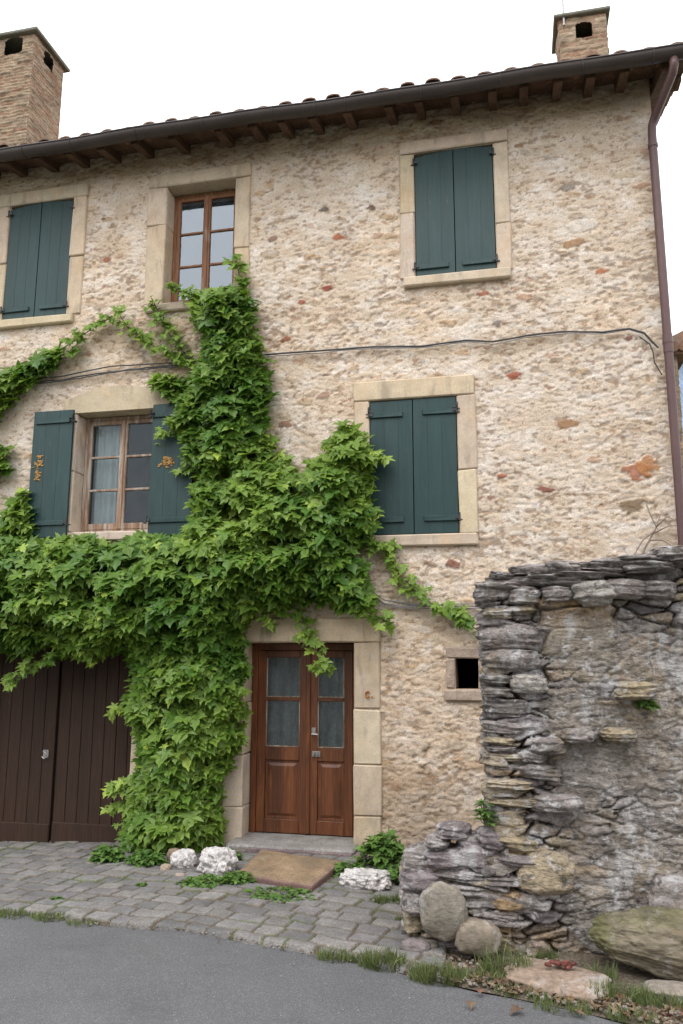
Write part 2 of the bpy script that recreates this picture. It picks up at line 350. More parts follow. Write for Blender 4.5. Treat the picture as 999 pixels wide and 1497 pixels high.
# ================================================================== GROUND
KERB = [(-12, -.9)]+[at_ground(*p)[:2] for p in [(0, 1331), (100, 1341), (150, 1350), (300, 1364), (440, 1390), (520, 1402), (600, 1424), (700, 1446), (800, 1466), (880, 1484), (960, 1503)]]+[(3, -4.3), (14, -6.5)]
KX = [k[0] for k in KERB]; KY = [k[1] for k in KERB]
def kerb(x): return np.interp(x, KX, KY)
mb = MB(); g = np.concatenate([np.linspace(-320, -14, 24), np.linspace(-12, 12, 30), np.linspace(14, 320, 24)])
X, Y = np.meshgrid(g, g, indexing='ij'); mb.grid(np.stack([X, Y, gz(X)-.10-.004*np.hypot(X, Y)], -1)); tag(mb.build('ground', M['field']), kind='structure')
# road
xs = np.concatenate([np.linspace(-60, -7, 30), np.linspace(-6.9, 3.5, 160), np.linspace(3.6, 60, 30)]); vs = np.linspace(0, 1, 60)
X, V = np.meshgrid(xs, vs, indexing='ij'); yk = np.interp(X, [-60]+KX+[60], [-.9]+KY+[-16]) - .01 + .035*(fbm(X*3, X*0, 5, 3)-.5)*2
Y = yk*(1-V)+(yk-6.2)*V
Z = gz(X)+.006*(fbm(X*1.2, Y*1.2, 3)-.5)-.012-.0*V
mb = MB(); mb.grid(np.stack([X, Y, Z], -1), flip=True); mb.smooth = True; tag(mb.build('road', M['asphalt']), kind='structure')
# earth between pavement, house and the grey wall
xs = np.linspace(-1.6, 5, 220); vs = np.linspace(0, 1, 120); X, V = np.meshgrid(xs, vs, indexing='ij')
Y = .3*(1-V)+(kerb(X)+.0)*V
Z = gz(X)+.002+.05*(fbm(X*5, Y*5, 9, 5)-.5)*sst(0, .12, 1-V+.02)+.03*sst(-.7, .3, X)*(1-V)-.012*sst(.96, 1, V)
Z = Z-.05*sst(-.75, -1.1, X)
mb = MB(); mb.grid(np.stack([X, Y, Z], -1), flip=True); tag(mb.build('earth_strip', M['earth']), kind='structure')

# pavement of irregular setts: rows slightly turned to the facade
ang = R(-13.5); xs = np.arange(-7.6, -.52, .0125); vs = np.linspace(0, 1, 190)
X, V = np.meshgrid(xs, vs, indexing='ij'); Y = .3*(1-V)+kerb(X)*V
wx = X+.05*(fbm(X*2.2, Y*2.2, 21)-.5); wy = Y+.09*(fbm(X*1.8, Y*1.8, 31)-.5)
U = wx*math.cos(ang)+wy*math.sin(ang); Wc = -wx*math.sin(ang)+wy*math.cos(ang)
rowh = .17; rw = Wc/rowh; ri = np.floor(rw); rf = rw-ri
L = .20+.10*_h(ri, ri*0, 41); uu = U/L+_h(ri, ri*0+3, 42)*5
uu = uu+.16*np.sin(uu*2.1+ri*1.7); ci = np.floor(uu); cf = uu-ci
cf = cf+.10*(rf-.5)*( _h(ci, ri, 44)-.2)
ex = np.minimum(cf, 1-cf)*L; ey = np.minimum(rf, 1-rf)*rowh; e = np.minimum(ex, ey)
e = e+.006*(fbm(X*18, Y*18, 50)-.5)*2
r1 = _h(ci, ri, 45); r2 = _h(ci, ri, 46)
hgt = .020*sst(.000, .014, e)+.014*(r1-.5)*sst(0.0, .012, e)+.010*(fbm(X*9, Y*9, 61, 4)-.5)+.01*(r2-.5)*(cf-.5)
Z = gz(X)+.004+hgt; Z[:, -1] -= .05; Z[:, -2] -= .012
colr = ramp([(0, lin((106, 104, 103))), (.5, lin((120, 118, 117))), (.8, lin((128, 124, 120))), (1, lin((112, 108, 110)))], r1)*(.88+.26*r2)[..., None]
dirt = lin((92, 82, 66)); mj = (1-sst(.004, .018, e))[..., None]; colr = colr*(1-mj)+dirt*mj
gm = (sst(.55, .7, fbm(X*3, Y*3, 77))*sst(.03, .0, e))[..., None]*.7; colr = colr*(1-gm)+lin((80, 92, 48))*gm
mb = MB(); mb.grid(np.stack([X, Y, Z], -1), colr*.92, flip=True); mb.smooth = True; tag(mb.build('pavement', M['setts']), kind='structure')

# ================================================================== HOUSE
house = empty('house', (-2.3, 0, 0), 'three-storey rubble stone house with dark green shutters and two chimneys', 'house')
HX0, HX1, HD = -8.4, 1.66, 6.5
def part(mb, name, mat, parent=None, smooth=None):
    o = mb.build(name, mat, None, smooth)
    p = parent or house; o.parent = p
    if p.parent is None: o.matrix_parent_inverse = mathutils.Matrix.Translation(-p.location)   # meshes are modelled in world metres
    return o
# openings: x0,x1,z0,z1
OA = (-6.25, -5.34, 6.12, 7.72); OB = (-4.04, -3.14, 6.13, 7.69); OC = (-.96, -.06, 6.14, 7.70)
OD = (-5.09, -4.05, 3.36, 4.82); OE = (-1.50, -.54, 3.215, 4.73); OF = (-2.88, -1.68, -.3, 2.08)
OG = (-6.5, -4.18, -.4, 2.05); OH = (-.62, -.385, 1.615, 1.92)
OPEN = [OA, OB, OC, OD, OE, OF, OG, OH]
SURR = [(-6.45, -5.14, 6.0, 7.89), (-4.29, -2.95, 6.02, 7.87), (-1.13, .11, 6.03, 7.86), (-5.27, -3.88, 3.25, 5.1), (-1.68, -.34, 3.09, 4.95), (-3.08, -1.39, -.3, 2.34), (-6.7, -4.0, -.4, 2.25), (-.72, -.30, 1.49, 2.03)]
def lines(a, b, step, snaps):
    g = np.arange(a, b+step/2, step); g[-1] = b
    for s_ in snaps:
        if a < s_ < b: g[np.argmin(np.abs(g-s_))] = s_
    return np.unique(g)
gx = np.concatenate([np.linspace(HX0, -6.72, 24)[:-1], lines(-6.7, HX1, .0125, [o[0] for o in OPEN]+[o[1] for o in OPEN])])
gzl = lines(-.4, 8.24, .0125, [o[2] for o in OPEN]+[o[3] for o in OPEN])
X, Z = np.meshgrid(gx, gzl, indexing='ij')
wx = X+.06*(fbm(X*6, Z*6, 1)-.5); wz = Z+.04*(fbm(X*5, Z*5, 2)-.5)+.05*(fbm(X*.7, Z*.7, 4)-.5)
f1, f2, id1, id2 = worley(wx*10.5, wz*21, 100)            # small rubble
edge = f2-f1
F1, F2, ID1, ID2 = worley(wx*6.3+3.3, wz*13.5, 200)       # larger stones, seldom exposed
Edge = F2-F1
low = sst(2.3, .6, Z)                                     # lower storey: more bare stone
expo = sst(.50, .78, id2*.75+.4*fbm(X*1.3, Z*1.3, 8)+.12*low)   # how far each small stone shows
Expo = sst(.80-.16*low, .84-.16*low, ID2*.8+.4*(fbm(X*.9, Z*.9, 12)-.3))
st_s = sst(.05, .3, edge)*expo; st_l = sst(.05, .22, Edge)*Expo
pits = sst(.52, .70, fbm(wx*10, wz*24, 15, 4))            # mortar crumbs: lens-shaped pits
pits2 = sst(.54, .66, fbm(wx*19, wz*36, 18, 3)); pits3 = sst(.53, .64, fbm(wx*36+3, wz*58, 19, 2))
dsp = .004*st_s*(.5+id1)+.008*st_l-.006*pits*(1-.6*st_l)-.007*pits2*(.3+.7*fbm(X*2,Z*2,23)*1.5)-.005*pits3+.016*(fbm(X*2.2, Z*2.6, 20)-.5)+.008*(fbm(wx*22, wz*44, 22, 3)-.5)+low*(.004*st_s*id1-.004*pits)
cream = ramp([(0, lin((208, 188, 164))), (.45, lin((222, 205, 184))), (.75, lin((231, 218, 202))), (1, lin((240, 232, 222)))], fbm(X*4.5, Z*8, 30, 4)*1.6-.3)
patch = sst(.50, .66, fbm(X*.8, Z*.9, 33))[..., None]*.45; cream = cream*(1-patch)+cream*lin((238, 219, 196))/lin((226, 217, 206))*patch
pal = [(0, lin((200, 160, 112))), (.22, lin((184, 150, 108))), (.40, lin((165, 150, 132))), (.56, lin((206, 188, 162))), (.72, lin((150, 120, 92))), (.84, lin((224, 214, 198))), (.95, lin((176, 128, 92))), (1, lin((140, 84, 66)))]
cs = ramp(pal, id1); clg = ramp(pal, ID1)
col = cream*(1-(.30*st_s)[..., None])+cs*(.30*st_s)[..., None]
a = (.75*st_l)[..., None]; col = col*(1-a)+clg*a
mean_ = col.reshape(-1, 3).mean(0); col = mean_+(col-mean_)*.78
fl = sst(.570, .625, .72*fbm(wx*19+9, wz*36, 47, 3)+.28*fbm(X*2.3, Z*2.6, 46)+.0); flc = ramp([(0, lin((120, 92, 70))), (.35, lin((150, 116, 84))), (.6, lin((128, 118, 108))), (.85, lin((176, 140, 98))), (1, lin((140, 84, 62)))], fbm(X*7, Z*12, 48)*2-.5)
a = (.58*fl)[..., None]; col = col*(1-a)+flc*a; dsp = dsp-.007*fl                                       # small dark stones, with shade of mortar hollows painted in
fw_ = sst(.64, .72, fbm(wx*9+4, wz*20, 49, 3)); a = (.35*fw_)[..., None]; col = col*(1-a)+lin((240, 234, 226))*a
a = (low*.42*sst(.35, .62, fbm(X*2, Z*3, 40)))[..., None]; col = col*(1-a)+lin((176, 148, 116))*a
a = (sst(.9, .1, Z)*.5*fbm(X*3, Z*4, 41))[..., None]; col = col*(1-a)+lin((112, 98, 82))*a
a = (sst(7.75, 8.15, Z)*(.25+.6*sst(.4, .6, fbm(X*2, Z*6, 43))))[..., None]*.75; col = col*(1-a)+lin((134, 108, 88))*a      # eave shade put into the wall colour, in brown patches
# single bare stones that stand out
for (px, py, wpx, hpx, c) in [(478, 421, 18, 9, (150, 66, 56)), (930, 687, 36, 20, (176, 112, 82)), (945, 680, 26, 22, (196, 140, 92)), (828, 620, 28, 12, (168, 124, 84)), (798, 714, 20, 9, (140, 76, 60)), (751, 549, 17, 10, (170, 82, 56)), (663, 825, 20, 11, (142, 86, 68)),
        (733, 696, 13, 9, (182, 98, 62)), (924, 737, 30, 16, (138, 118, 92)), (493, 346, 16, 9, (184, 104, 66)), (545, 303, 13, 7, (110, 84, 72)), (440, 440, 15, 7, (168, 92, 70)), (418, 493, 16, 9, (160, 102, 78)), (418, 620, 20, 9, (150, 108, 84)), (472, 306, 12, 8, (104, 96, 88)), (400, 350, 20, 8, (150, 120, 98)),
        (760, 215, 14, 8, (160, 126, 92)), (835, 355, 28, 12, (176, 138, 98)), (880, 395, 14, 8, (190, 120, 80)), (830, 275, 18, 9, (150, 140, 130)), (705, 430, 14, 6, (176, 108, 82)), (727, 474, 14, 8, (140, 134, 128)), (917, 492, 9, 6, (140, 80, 62)), (155, 380, 12, 7, (170, 104, 78)), (150, 320, 9, 6, (140, 96, 76)), (540, 660, 14, 7, (150, 120, 96)), (915, 255, 26, 10, (214, 196, 168)), (850, 330, 40, 18, (232, 222, 208)), (640, 180, 20, 9, (150, 112, 84))]:
    cx, cz = at_wall(px, py); rx = wpx/138/2*1.15; rz = hpx/138/2*1.15
    d = np.hypot((wx-cx)/rx, (wz-cz)/rz)+1.3*(fbm(X*17, Z*24, 60)-.5); k = sst(1.06, .86, d)
    k = k*.85; col = col*(1-k[..., None])+lin(c)*k[..., None]*(.70+.4*fbm(X*30, Z*30, 61))[..., None]; dsp = dsp*(1-.7*k)+(.004)*k-.010*sst(.25, .0, abs(d-1.1))*(1-k)
for s_ in SURR:
    ins = (X > s_[0]+.004) & (X < s_[1]-.004) & (Z > s_[2]+.004) & (Z < s_[3]-.004)
    dsp = np.where(ins, -.012, dsp)
mx_ = (X[:-1, :-1]+X[1:, 1:])/2; mz_ = (Z[:-1, :-1]+Z[1:, 1:])/2; keep = np.ones(mx_.shape, bool)
for o in OPEN: keep &= ~((mx_ > o[0]) & (mx_ < o[1]) & (mz_ > o[2]) & (mz_ < o[3]))
mb = MB(); mb.grid(np.stack([X, -dsp*.72, Z], -1), col*np.array([.825, .815, .825]), keep)
mb.smooth = True; wall = part(mb, 'wall', M['facade'])
# return faces of the wall: right gable, left end, back
mb = MB(); mb.smooth = True
yy = np.concatenate([np.linspace(0, 1.2, 60), np.linspace(1.3, HD, 40)]); zz = np.arange(-.4, 8.3, .03)
Yg, Zg = np.meshgrid(yy, zz, indexing='ij'); d2 = .03*(fbm(Yg*8, Zg*16, 70)-.5)*sst(0, .05, Yg)
cg = cream[0, 0]*0+ramp([(0, lin((205, 184, 156))), (1, lin((236, 224, 206)))], fbm(Yg*7, Zg*14, 71))*.70
mb.grid(np.stack([HX1+d2*0+np.where(Yg > 0, d2, 0)-.004, Yg, Zg], -1), cg)
part(mb, 'gable_wall', M['facade'])
mb = MB(); mb.box(HX0, HX0+.3, .02, HD, -.4, 8.2, (.4, .34, .27)); mb.box(HX0+.3, HX1-.02, HD-.3, HD, -.4, 8.2, (.4, .34, .27)); part(mb, 'back_wall', M['facade'])
mb = MB(); mb.prism([(0, 8.24), (HD, 8.24), (HD/2, 9.25)], 0, .3, (.42, .36, .28))
o = part(mb, 'gable_top', M['facade']); V = o.data.vertices
for v in V: v.co = (HX1-.32+v.co.y, v.co.x, v.co.z)

# rooms behind the openings
mb = MB()
for (x0, x1, z0, z1) in ((-4.9, -2.6, 5.6, 7.95), (-5.9, -3.2, 2.75, 5.05), (-3.35, -1.2, -.05, 2.45), (-.8, -.2, 1.4, 2.1)):
    y0, y1 = .345, 2.6
    Vv = [(x, y, z) for x in (x0, x1) for y in (y0, y1) for z in (z0, z1)]
    mb.add(Vv, [(0, 1, 3, 2), (4, 6, 7, 5), (2, 3, 7, 6), (0, 2, 6, 4), (1, 5, 7, 3)])
part(mb, 'interior', M['room'])

# dressed stone surrounds
def limec(): return np.array((.53, .435, .33))*random.uniform(.88, 1.08)*np.array([1, random.uniform(.97, 1.02), random.uniform(.92, 1.1)])
def surround(name, o, lw, rw, top, joints, ly=.30, mat=None, proj=.022, lower=None, sill=None, rjoints=None, arch=False):
    x0, x1, z0, z1 = o; mb = MB(); zb = z0 if lower is None else lower
    for (a, b, jl) in ((x0-lw, x0, joints), (x1, x1+rw, rjoints or joints)):
        zs = [zb]+list(jl)+[z1]
        for i in range(len(zs)-1):
            p = proj+.006*(random.random()-.5)
            e1 = .02*(random.random()-.3) if lower is not None else 0
            A, B = (a-e1, b) if a < x0 else (a, b+e1)
            mb.box(A, B, -p, ly, zs[i]+.003, zs[i+1]-.003, limec(), b=.012, jit=.018)
    if arch:
        n = 14; pts = [(x0-lw, z1+.003), (x1+rw, z1+.003)]
        pts += [(x1+rw-(x1+rw-x0+lw)*i/n, top-.12+.145*max(0,math.sin(math.pi*i/n)) if 0 < i < n else top-.12) for i in range(n+1)]
        mb.prism(pts[::-1], -proj, ly, limec())
    else:
        mb.box(x0-lw, x1+rw, -proj-.003, ly, z1+.003, top, limec(), b=.012, jit=.018)
    ob = part(mb, name, mat or M['lime'])
    if sill:
        sx0, sx1, sz0, sz1, pr_ = sill; mb = MB(); mb.box(sx0, sx1, -pr_, ly, sz0, sz1, limec(), b=.014, jit=.012)
        part(mb, 'sill', mat or M['lime'], ob)
    return ob
surround('window_surround', OA, .20, .20, 7.89, [6.9], sill=(-6.40, -5.23, 6.0, 6.117, .06))
surround('window_surround', OB, .25, .19, 7.87, [7.18], sill=(-4.27, -2.93, 6.02, 6.127, .06), rjoints=[6.75])
surround('window_surround', OC, .17, .17, 7.86, [6.95], sill=(-1.10, .09, 6.03, 6.137, .07), rjoints=[6.7])
surround('window_surround', OD, .17, .17, 5.11, [4.1], sill=(-5.2, -3.95, 3.25, 3.357, .05), arch=True)
surround('window_surround', OE, .18, .20, 4.95, [4.0], sill=(-1.56, -.35, 3.09, 3.212, .05), rjoints=[3.9])
ds = surround('door_surround', OF, .21, .29, 2.34, [.37, .90, 1.44], lower=-.2, rjoints=[.345, .85, 1.395])
surround('vent_surround', OH, .09, .085, 2.03, [], sill=(-.73, -.295, 1.49, 1.612, .04), ly=.34, proj=.006, mat=M['roughlime'])
surround('garage_surround', OG, .2, .18, 2.27, [.5, 1.2], lower=-.4)
# rusty iron hook on the right door jamb, bent like a C with a nail head beside it
cx, cz = at_wall(538, 1015, -.03)
mb = MB(); mb.tube([(cx+.026*math.cos(t)*.9, -.034, cz+.03*math.sin(t)) for t in np.linspace(R(45), R(315), 12)], .008, 6); mb.tube([(cx+.045, -.02, cz-.024), (cx+.045, -.038, cz-.024)], .008, 6)
part(mb, 'rusty_hook', M['rust'], ds)
# doorstep
mb = MB(); sc1 = lin((150, 146, 142))*.75; sc2 = lin((128, 112, 112))*.75
mb.box(-2.95, -1.62, -.30, .30, -.12, .075, sc1, .02, .01); mb.box(-2.96, -2.72, -.33, -.306, -.12, .03, sc2, .01); mb.box(-1.61, -1.42, -.34, -.03, -.1, .06, sc2, .03, .02)
mb.box(-2.70, -1.63, -.345, -.306, -.12, .055, sc2, .012, .01)
part(mb, 'doorstep', M['slab'])

# ---- shutters
def shutter(x0, x1, z0, z1, yf, hinge_left, battens, arch=0.0, arch_in_right=True, hinges=True, nb=3, slant=0.0, front_batten=True):
    th = .034; mb = MB(); wd = (x1-x0)/nb
    for i in range(nb):
        a = x0+i*wd; b = a+wd
        def top(x):
            if not arch: return z1
            t = (x-x0)/(x1-x0); t = t if arch_in_right else 1-t
            return z1-arch*max(0.0, 1-t)**1.6
        g_ = .0013
        mb.prism([(a+g_, z0), (b-g_, z0), (b-g_, top(b)), ((a+b)/2, top((a+b)/2)), (a+g_, top(a))], yf, yf+th)
    mb.box(x0+.004, x1-.004, yf+.004, yf+th-.004, z0+.004, z1-arch-.004)
    ob = part(mb, 'shutter', M['shutter'])
    for (f, a, b) in battens:
        z = z0+f*(z1-z0); mbb = MB(); L = x1-x0
        xa, xb = (x0+a*L, x0+b*L) if hinge_left else (x1-b*L, x1-a*L)
        mbb.box(xa, xb, yf-.022, yf-.0005, z-.03, z+.03, b=.006, jit=.004)
        part(mbb, 'batten', M['shutter'], ob)
    if hinges:
        for f in ((.06, .92) if not battens else sorted({b_[0] for b_ in battens} | {.92})):
            z = z0+f*(z1-z0)+.004; xh = x0-.012 if hinge_left else x1+.012; mbh = MB(); s_ = 1 if hinge_left else -1
            mbh.tube([(xh, yf-.028, z-.035), (xh, yf-.028, z+.05)], .011, 8); mbh.box(xh-.004*s_, xh+.045*s_, yf-.032, yf-.024, z-.014, z+.014)
            mbh.box(xh-.012*s_, xh-.032*s_, yf-.03, yf+.02, z-.035, z-.022)
            part(mbh, 'hinge', M['iron'], ob)
    return ob
yf = -.004
for (o, arch) in ((OA, .05), (OC, .045), (OE, 0)):
    xm = (o[0]+o[1])/2
    bt = [(.075, .0, .84)] if arch else [(.105, 0, .78), (.895, 0, .78)]
    z1 = o[3]-(.012 if arch else .015)
    shutter(o[0]+.008, xm-.004, o[2]+.012, z1, yf, True, bt, arch, True)
    shutter(xm+.004, o[1]-.008, o[2]+.012, z1+.004, yf+.003, False, bt, arch*.6, False)
sl = shutter(-5.625, -5.10, 3.30, 4.85, -.085, False, [(.11, .06, .93), (.915, .06, .93)])
sr = shutter(-4.05, -3.53, 3.28, 4.83, -.115, True, [(.11, .02, .96), (.915, .02, .96)])
def crust(ob, cx, cz, y, w_, h_, n, seed):
    r_ = random.Random(seed); mb = MB()
    for i in range(n):
        zz_ = cz+(r_.random()-.5)*h_; k = 1-abs(zz_-cz)/h_
        xx = cx+r_.gauss(0, .25)*w_*k; l = .012+.028*r_.random()*k
        blob(mb, (xx, y, zz_), (l*1.5, .018, .011+.012*r_.random()), seed+i, .8, .2, res=4, tilt=r_.uniform(-.5, .4))
    part(mb, 'ochre_crust', M['gilt'], ob)
p = at_wall(56, 684, -.09); crust(sl, p[0], p[1], -.087, .13, .30, 60, 5)
mb = MB()
p = at_wall(245, 676, -.12); crust(sr, p[0], p[1], -.117, .17, .13, 46, 105)
# ---- casement windows
def casement(o, y, mat, glassm, cols=2, rows=3, inset=.035):
    x0, x1, z0, z1 = o[0]+.004, o[1]-.004, o[2]+.004, o[3]-.004; fw = .045
    mb = MB()
    mb.box(x0, x0+fw, y, y+.07, z0, z1, b=.004); mb.box(x1-fw, x1, y, y+.07, z0, z1, b=.004); mb.box(x0+fw, x1-fw, y, y+.07, z1-fw, z1, b=.004); mb.box(x0+fw, x1-fw, y-.012, y+.07, z0, z0+.05, b=.006)
    fr = part(mb, 'window', mat); xm = (x0+x1)/2
    for (a, b) in ((x0+fw, xm), (xm, x1-fw)):
        m2 = MB(); st_ = .048; rz0 = z0+.052; rz1 = z1-fw-.002; yy_ = y-.012
        m2.box(a+.002, a+st_, yy_, y+.04, rz0, rz1, b=.006); m2.box(b-st_, b-.002, yy_, y+.04, rz0, rz1, b=.006)
        m2.box(a+st_, b-st_, yy_+.002, y+.04, rz1-.05, rz1, b=.005); m2.box(a+st_, b-st_, yy_+.002, y+.04, rz0, rz0+.075, b=.006)
        hz = (rz1-.05-(rz0+.075))
        for k in range(1, rows):
            z = rz0+.075+hz*k/rows; m2.box(a+st_, b-st_, yy_+.006, y+.035, z-.014, z+.014, b=.005)
        part(m2, 'sash', mat, fr)
        for k in range(rows):
            za = rz0+.075+hz*k/rows+.010; zb = rz0+.075+hz*(k+1)/rows-.010
            m3 = MB(); m3.box(a+st_-.006, b-st_+.006, y+.012, y+.016, za, zb); part(m3, 'pane', glassm, fr)
    m2 = MB(); m2.box(xm-.022, xm+.022, y-.026, y-.013, z0+.055, z1-fw-.004, b=.006); part(m2, 'meeting_bead', mat, fr)
    return fr
casement(OB, .20, M['oak'], M['glass_up']); casement(OD, .20, M['oak_pale'], M['glass'])
def curtain(x0, x1, z0, z1, y, folds, amp, mat, label):
    xs = np.linspace(x0, x1, 90); zs = np.linspace(z0, z1, 24); Xc, Zc = np.meshgrid(xs, zs, indexing='ij'); t = (Xc-x0)/(x1-x0)
    yc = y+amp*np.sin(t*folds*6.28+.8*np.sin(t*9))*(.6+.4*(z1-Zc)/(z1-z0))+amp*.6*(fbm(t*folds*2, Zc*.8, 3)-.5)
    mb = MB(); mb.grid(np.stack([Xc, yc, Zc], -1)); mb.grid(np.stack([Xc, yc+.004, Zc], -1), flip=True); mb.smooth = True
    o = mb.build('curtain', mat); tag(o, label, 'curtain')
curtain(-3.98, -3.60, 6.2, 7.62, .315, 4, .02, M['curtain'], 'pale curtain behind the left casement of the uncovered upper window')
curtain(-3.58, -3.2, 6.2, 7.62, .52, 3, .02, M['lace'], 'greyish curtain behind the right casement of the uncovered upper window')
curtain(-5.03, -4.60, 3.42, 4.76, .34, 5, .028, M['curtain'], 'folded grey curtain behind the window with its shutters open')
curtain(-2.80, -2.28, .95, 1.98, .43, 4, .012, M['lace'], 'grey net curtain behind the left leaf of the front door')
curtain(-2.20, -1.72, .95, 1.98, .43, 4, .012, M['lace'], 'grey net curtain behind the right leaf of the front door')

# ---- front door
yD = .22
mb = MB(); mb.box(-2.876, -2.81, yD, yD+.10, .078, 2.075, b=.005); mb.box(-1.735, -1.684, yD, yD+.1, .078, 2.075, b=.005); mb.box(-2.81, -1.735, yD, yD+.1, 2.0, 2.075, b=.005)
part(mb, 'door_frame', M['door'])
def leaf_door(x0, x1, right):
    z0, z1 = .085, 1.996; mb = MB(); s_ = .095
    y0, y1 = yD+.004, yD+.05
    mb.box(x0, x0+s_, y0, y1, z0, z1, b=.005); mb.box(x1-s_, x1, y0, y1, z0, z1, b=.005)
    for (a, b) in ((z0, z0+.14), (.83, .965), (z1-.075, z1), (1.455, 1.49)): mb.box(x0+s_, x1-s_, y0+.003, y1-.002, a, b, b=.005)
    mb.box(x0+s_, x1-s_, y0+.030, y1-.006, z0+.14, .83)
    ob = part(mb, 'door_leaf', M['door'])
    m2 = MB(); a, b, c, d = x0+s_+.03, x1-s_-.03, z0+.17, .80
    mb_ = [(x0+s_+.004, c-.026), (x1-s_-.004, c-.026), (x1-s_-.004, d+.026), (x0+s_+.004, d+.026)]
    P = [(mb_[i][0], y0+.020, mb_[i][1]) for i in range(4)]+[(x, y0+.022, z) for x, z in ((a, c), (b, c), (b, d), (a, d))]+[(x, y0+.009, z) for x, z in ((a+.03, c+.03), (b-.03, c+.03), (b-.03, d-.03), (a+.03, d-.03))]
    m2.add(P, [(0, 1, 5, 4), (1, 2, 6, 5), (2, 3, 7, 6), (3, 0, 4, 7), (4, 5, 9, 8), (5, 6, 10, 9), (6, 7, 11, 10), (7, 4, 8, 11), (8, 9, 10, 11)])
    part(m2, 'panel', M['door'], ob)
    for (za, zb) in ((.968, 1.452), (1.493, 1.918)):
        m3 = MB(); m3.box(x0+s_-.004, x1-s_+.004, y0+.022, y0+.026, za, zb); part(m3, 'pane', M['glass_door'], ob)
        m4 = MB()
        for (a_, b_, c_, d_) in ((x0+s_, x1-s_, za, za+.012), (x0+s_, x0+s_+.01, za+.012, zb), (x1-s_-.01, x1-s_, za+.012, zb)): m4.box(a_, b_, y0+.006, y0+.0215, c_+.001, d_, b=.003)
        part(m4, 'putty_bead', M['oak_pale'], ob)
    return ob
dl = leaf_door(-2.806, -2.232, False); dr = leaf_door(-2.222, -1.738, True)
mb = MB(); mb.box(-2.252, -2.205, yD-.014, yD+.003, .09, 1.99, b=.006); part(mb, 'cover_strip', M['door'], dl)
mb = MB(); mb.box(-2.19, -2.145, yD-.004, yD+.004, 1.11, 1.18, b=.003); mb.tube([(-2.167, yD, 1.115), (-2.167, yD-.04, 1.115)], .008, 8); mb.tube([(-2.18, yD-.04, 1.115), (-2.11, yD-.042, 1.113)], .008, 8); part(mb, 'handle', M['steel'], dr)
mb = MB(); mb.box(-2.185, -2.09, yD-.006, yD+.004, .875, .935, b=.004); mb.tube([(-2.165, yD, .905), (-2.165, yD-.035, .905)], .014, 10); mb.tube([(-2.12, yD-.004, .905), (-2.12, yD-.02, .905)], .011, 8); part(mb, 'lock', M['steel'], dr)

# ---- garage doors
def garage_leaf(x0, x1, handle):
    mb = MB(); z0, z1 = float(gz(x0))-.01+.0, 2.04; n = max(2, int(round((x1-x0)/.145))); wd = (x1-x0)/n
    for i in range(n): mb.box(x0+i*wd+.0025, x0+(i+1)*wd-.0025, .205+.003*random.random(), .24, z0+.2, z1, b=.004)
    mb.box(x0, x1, .19, .245, z0+.02, z0+.245, b=.008); mb.box(x0+.01, x1-.01, .238, .262, z0+.1, z1)
    ob = part(mb, 'garage_door', M['garage'])
    if handle:
        hx, hz_ = at_wall(67, 1102, .2); m2 = MB(); m2.box(hx-.035, hx+.035, .198, .206, hz_-.045, hz_+.045, b=.003); m2.tube([(hx-.03, .19, hz_+.02), (hx-.01, .165, hz_+.03), (hx+.02, .165, hz_+.01), (hx+.03, .175, hz_-.03), (hx, .17, hz_-.05), (hx-.03, .175, hz_-.03)], .006, 6)
        part(m2, 'handle', M['steel'], ob)
garage_leaf(-6.45, -5.25, True); garage_leaf(-5.215, -4.19, False)
mb = MB(); mb.box(-5.275, -5.19, .262, .30, -.2, 2.04); part(mb, 'garage_rail', M['garage'])

# ---- roof
RS = math.tan(R(16.5)); EY, EZ = -.585, 8.108       # tile edge line
mb = MB(); pitch = .28; n = 36; xs = np.linspace(-8.6, 2.02, int((2.02+8.6)/pitch*n/3)); ys = []
for k in range(14): ys += [EY+k*.30, EY+k*.30+.285]
ys = np.array(ys+[HD/2]); Xr, Yr = np.meshgrid(xs, ys, indexing='ij')
ph = (Xr+8.6)/pitch % 1; cap = np.where(ph < .62, np.sqrt(np.clip(1-((ph-.31)/.31)**2, 0, 1))*.047, -np.sqrt(np.clip(1-((ph-.81)/.19)**2, 0, 1))*.03)
ti = np.floor((Xr+8.6)/pitch); tk = np.floor((Yr-EY+.001)/.30)
Zr = EZ+(Yr-EY)*RS+cap*(.85+.3*_h(ti, tk, 9))+.022*(1-((Yr-EY+.001)/.30 % 1))+.012*(_h(ti, tk, 10)-.5)
Yr = Yr+.03*(_h(ti, tk*0, 11)-.5)*(tk == 0)
mb.grid(np.stack([Xr, Yr, Zr], -1)); mb.grid(np.stack([Xr, Yr, Zr-.018], -1), flip=True)
e0 = np.stack([Xr[:, 0], Yr[:, 0], Zr[:, 0]], -1); mb.grid(np.stack([e0, e0-[0, 0, .018]], 1))
yb = np.array([HD/2, HD+.5]); Xr, Yr = np.meshgrid(xs, yb, indexing='ij'); mb.grid(np.stack([Xr, Yr, EZ+(HD/2-EY)*RS-(Yr-HD/2)*RS+.03], -1))
part(mb, 'roof', M['tile'])
mb = MB(); mb.tube([(-8.6, HD/2, EZ+(HD/2-EY)*RS+.02), (2.02, HD/2, EZ+(HD/2-EY)*RS+.02)], .11, 12); part(mb, 'ridge', M['tile'])
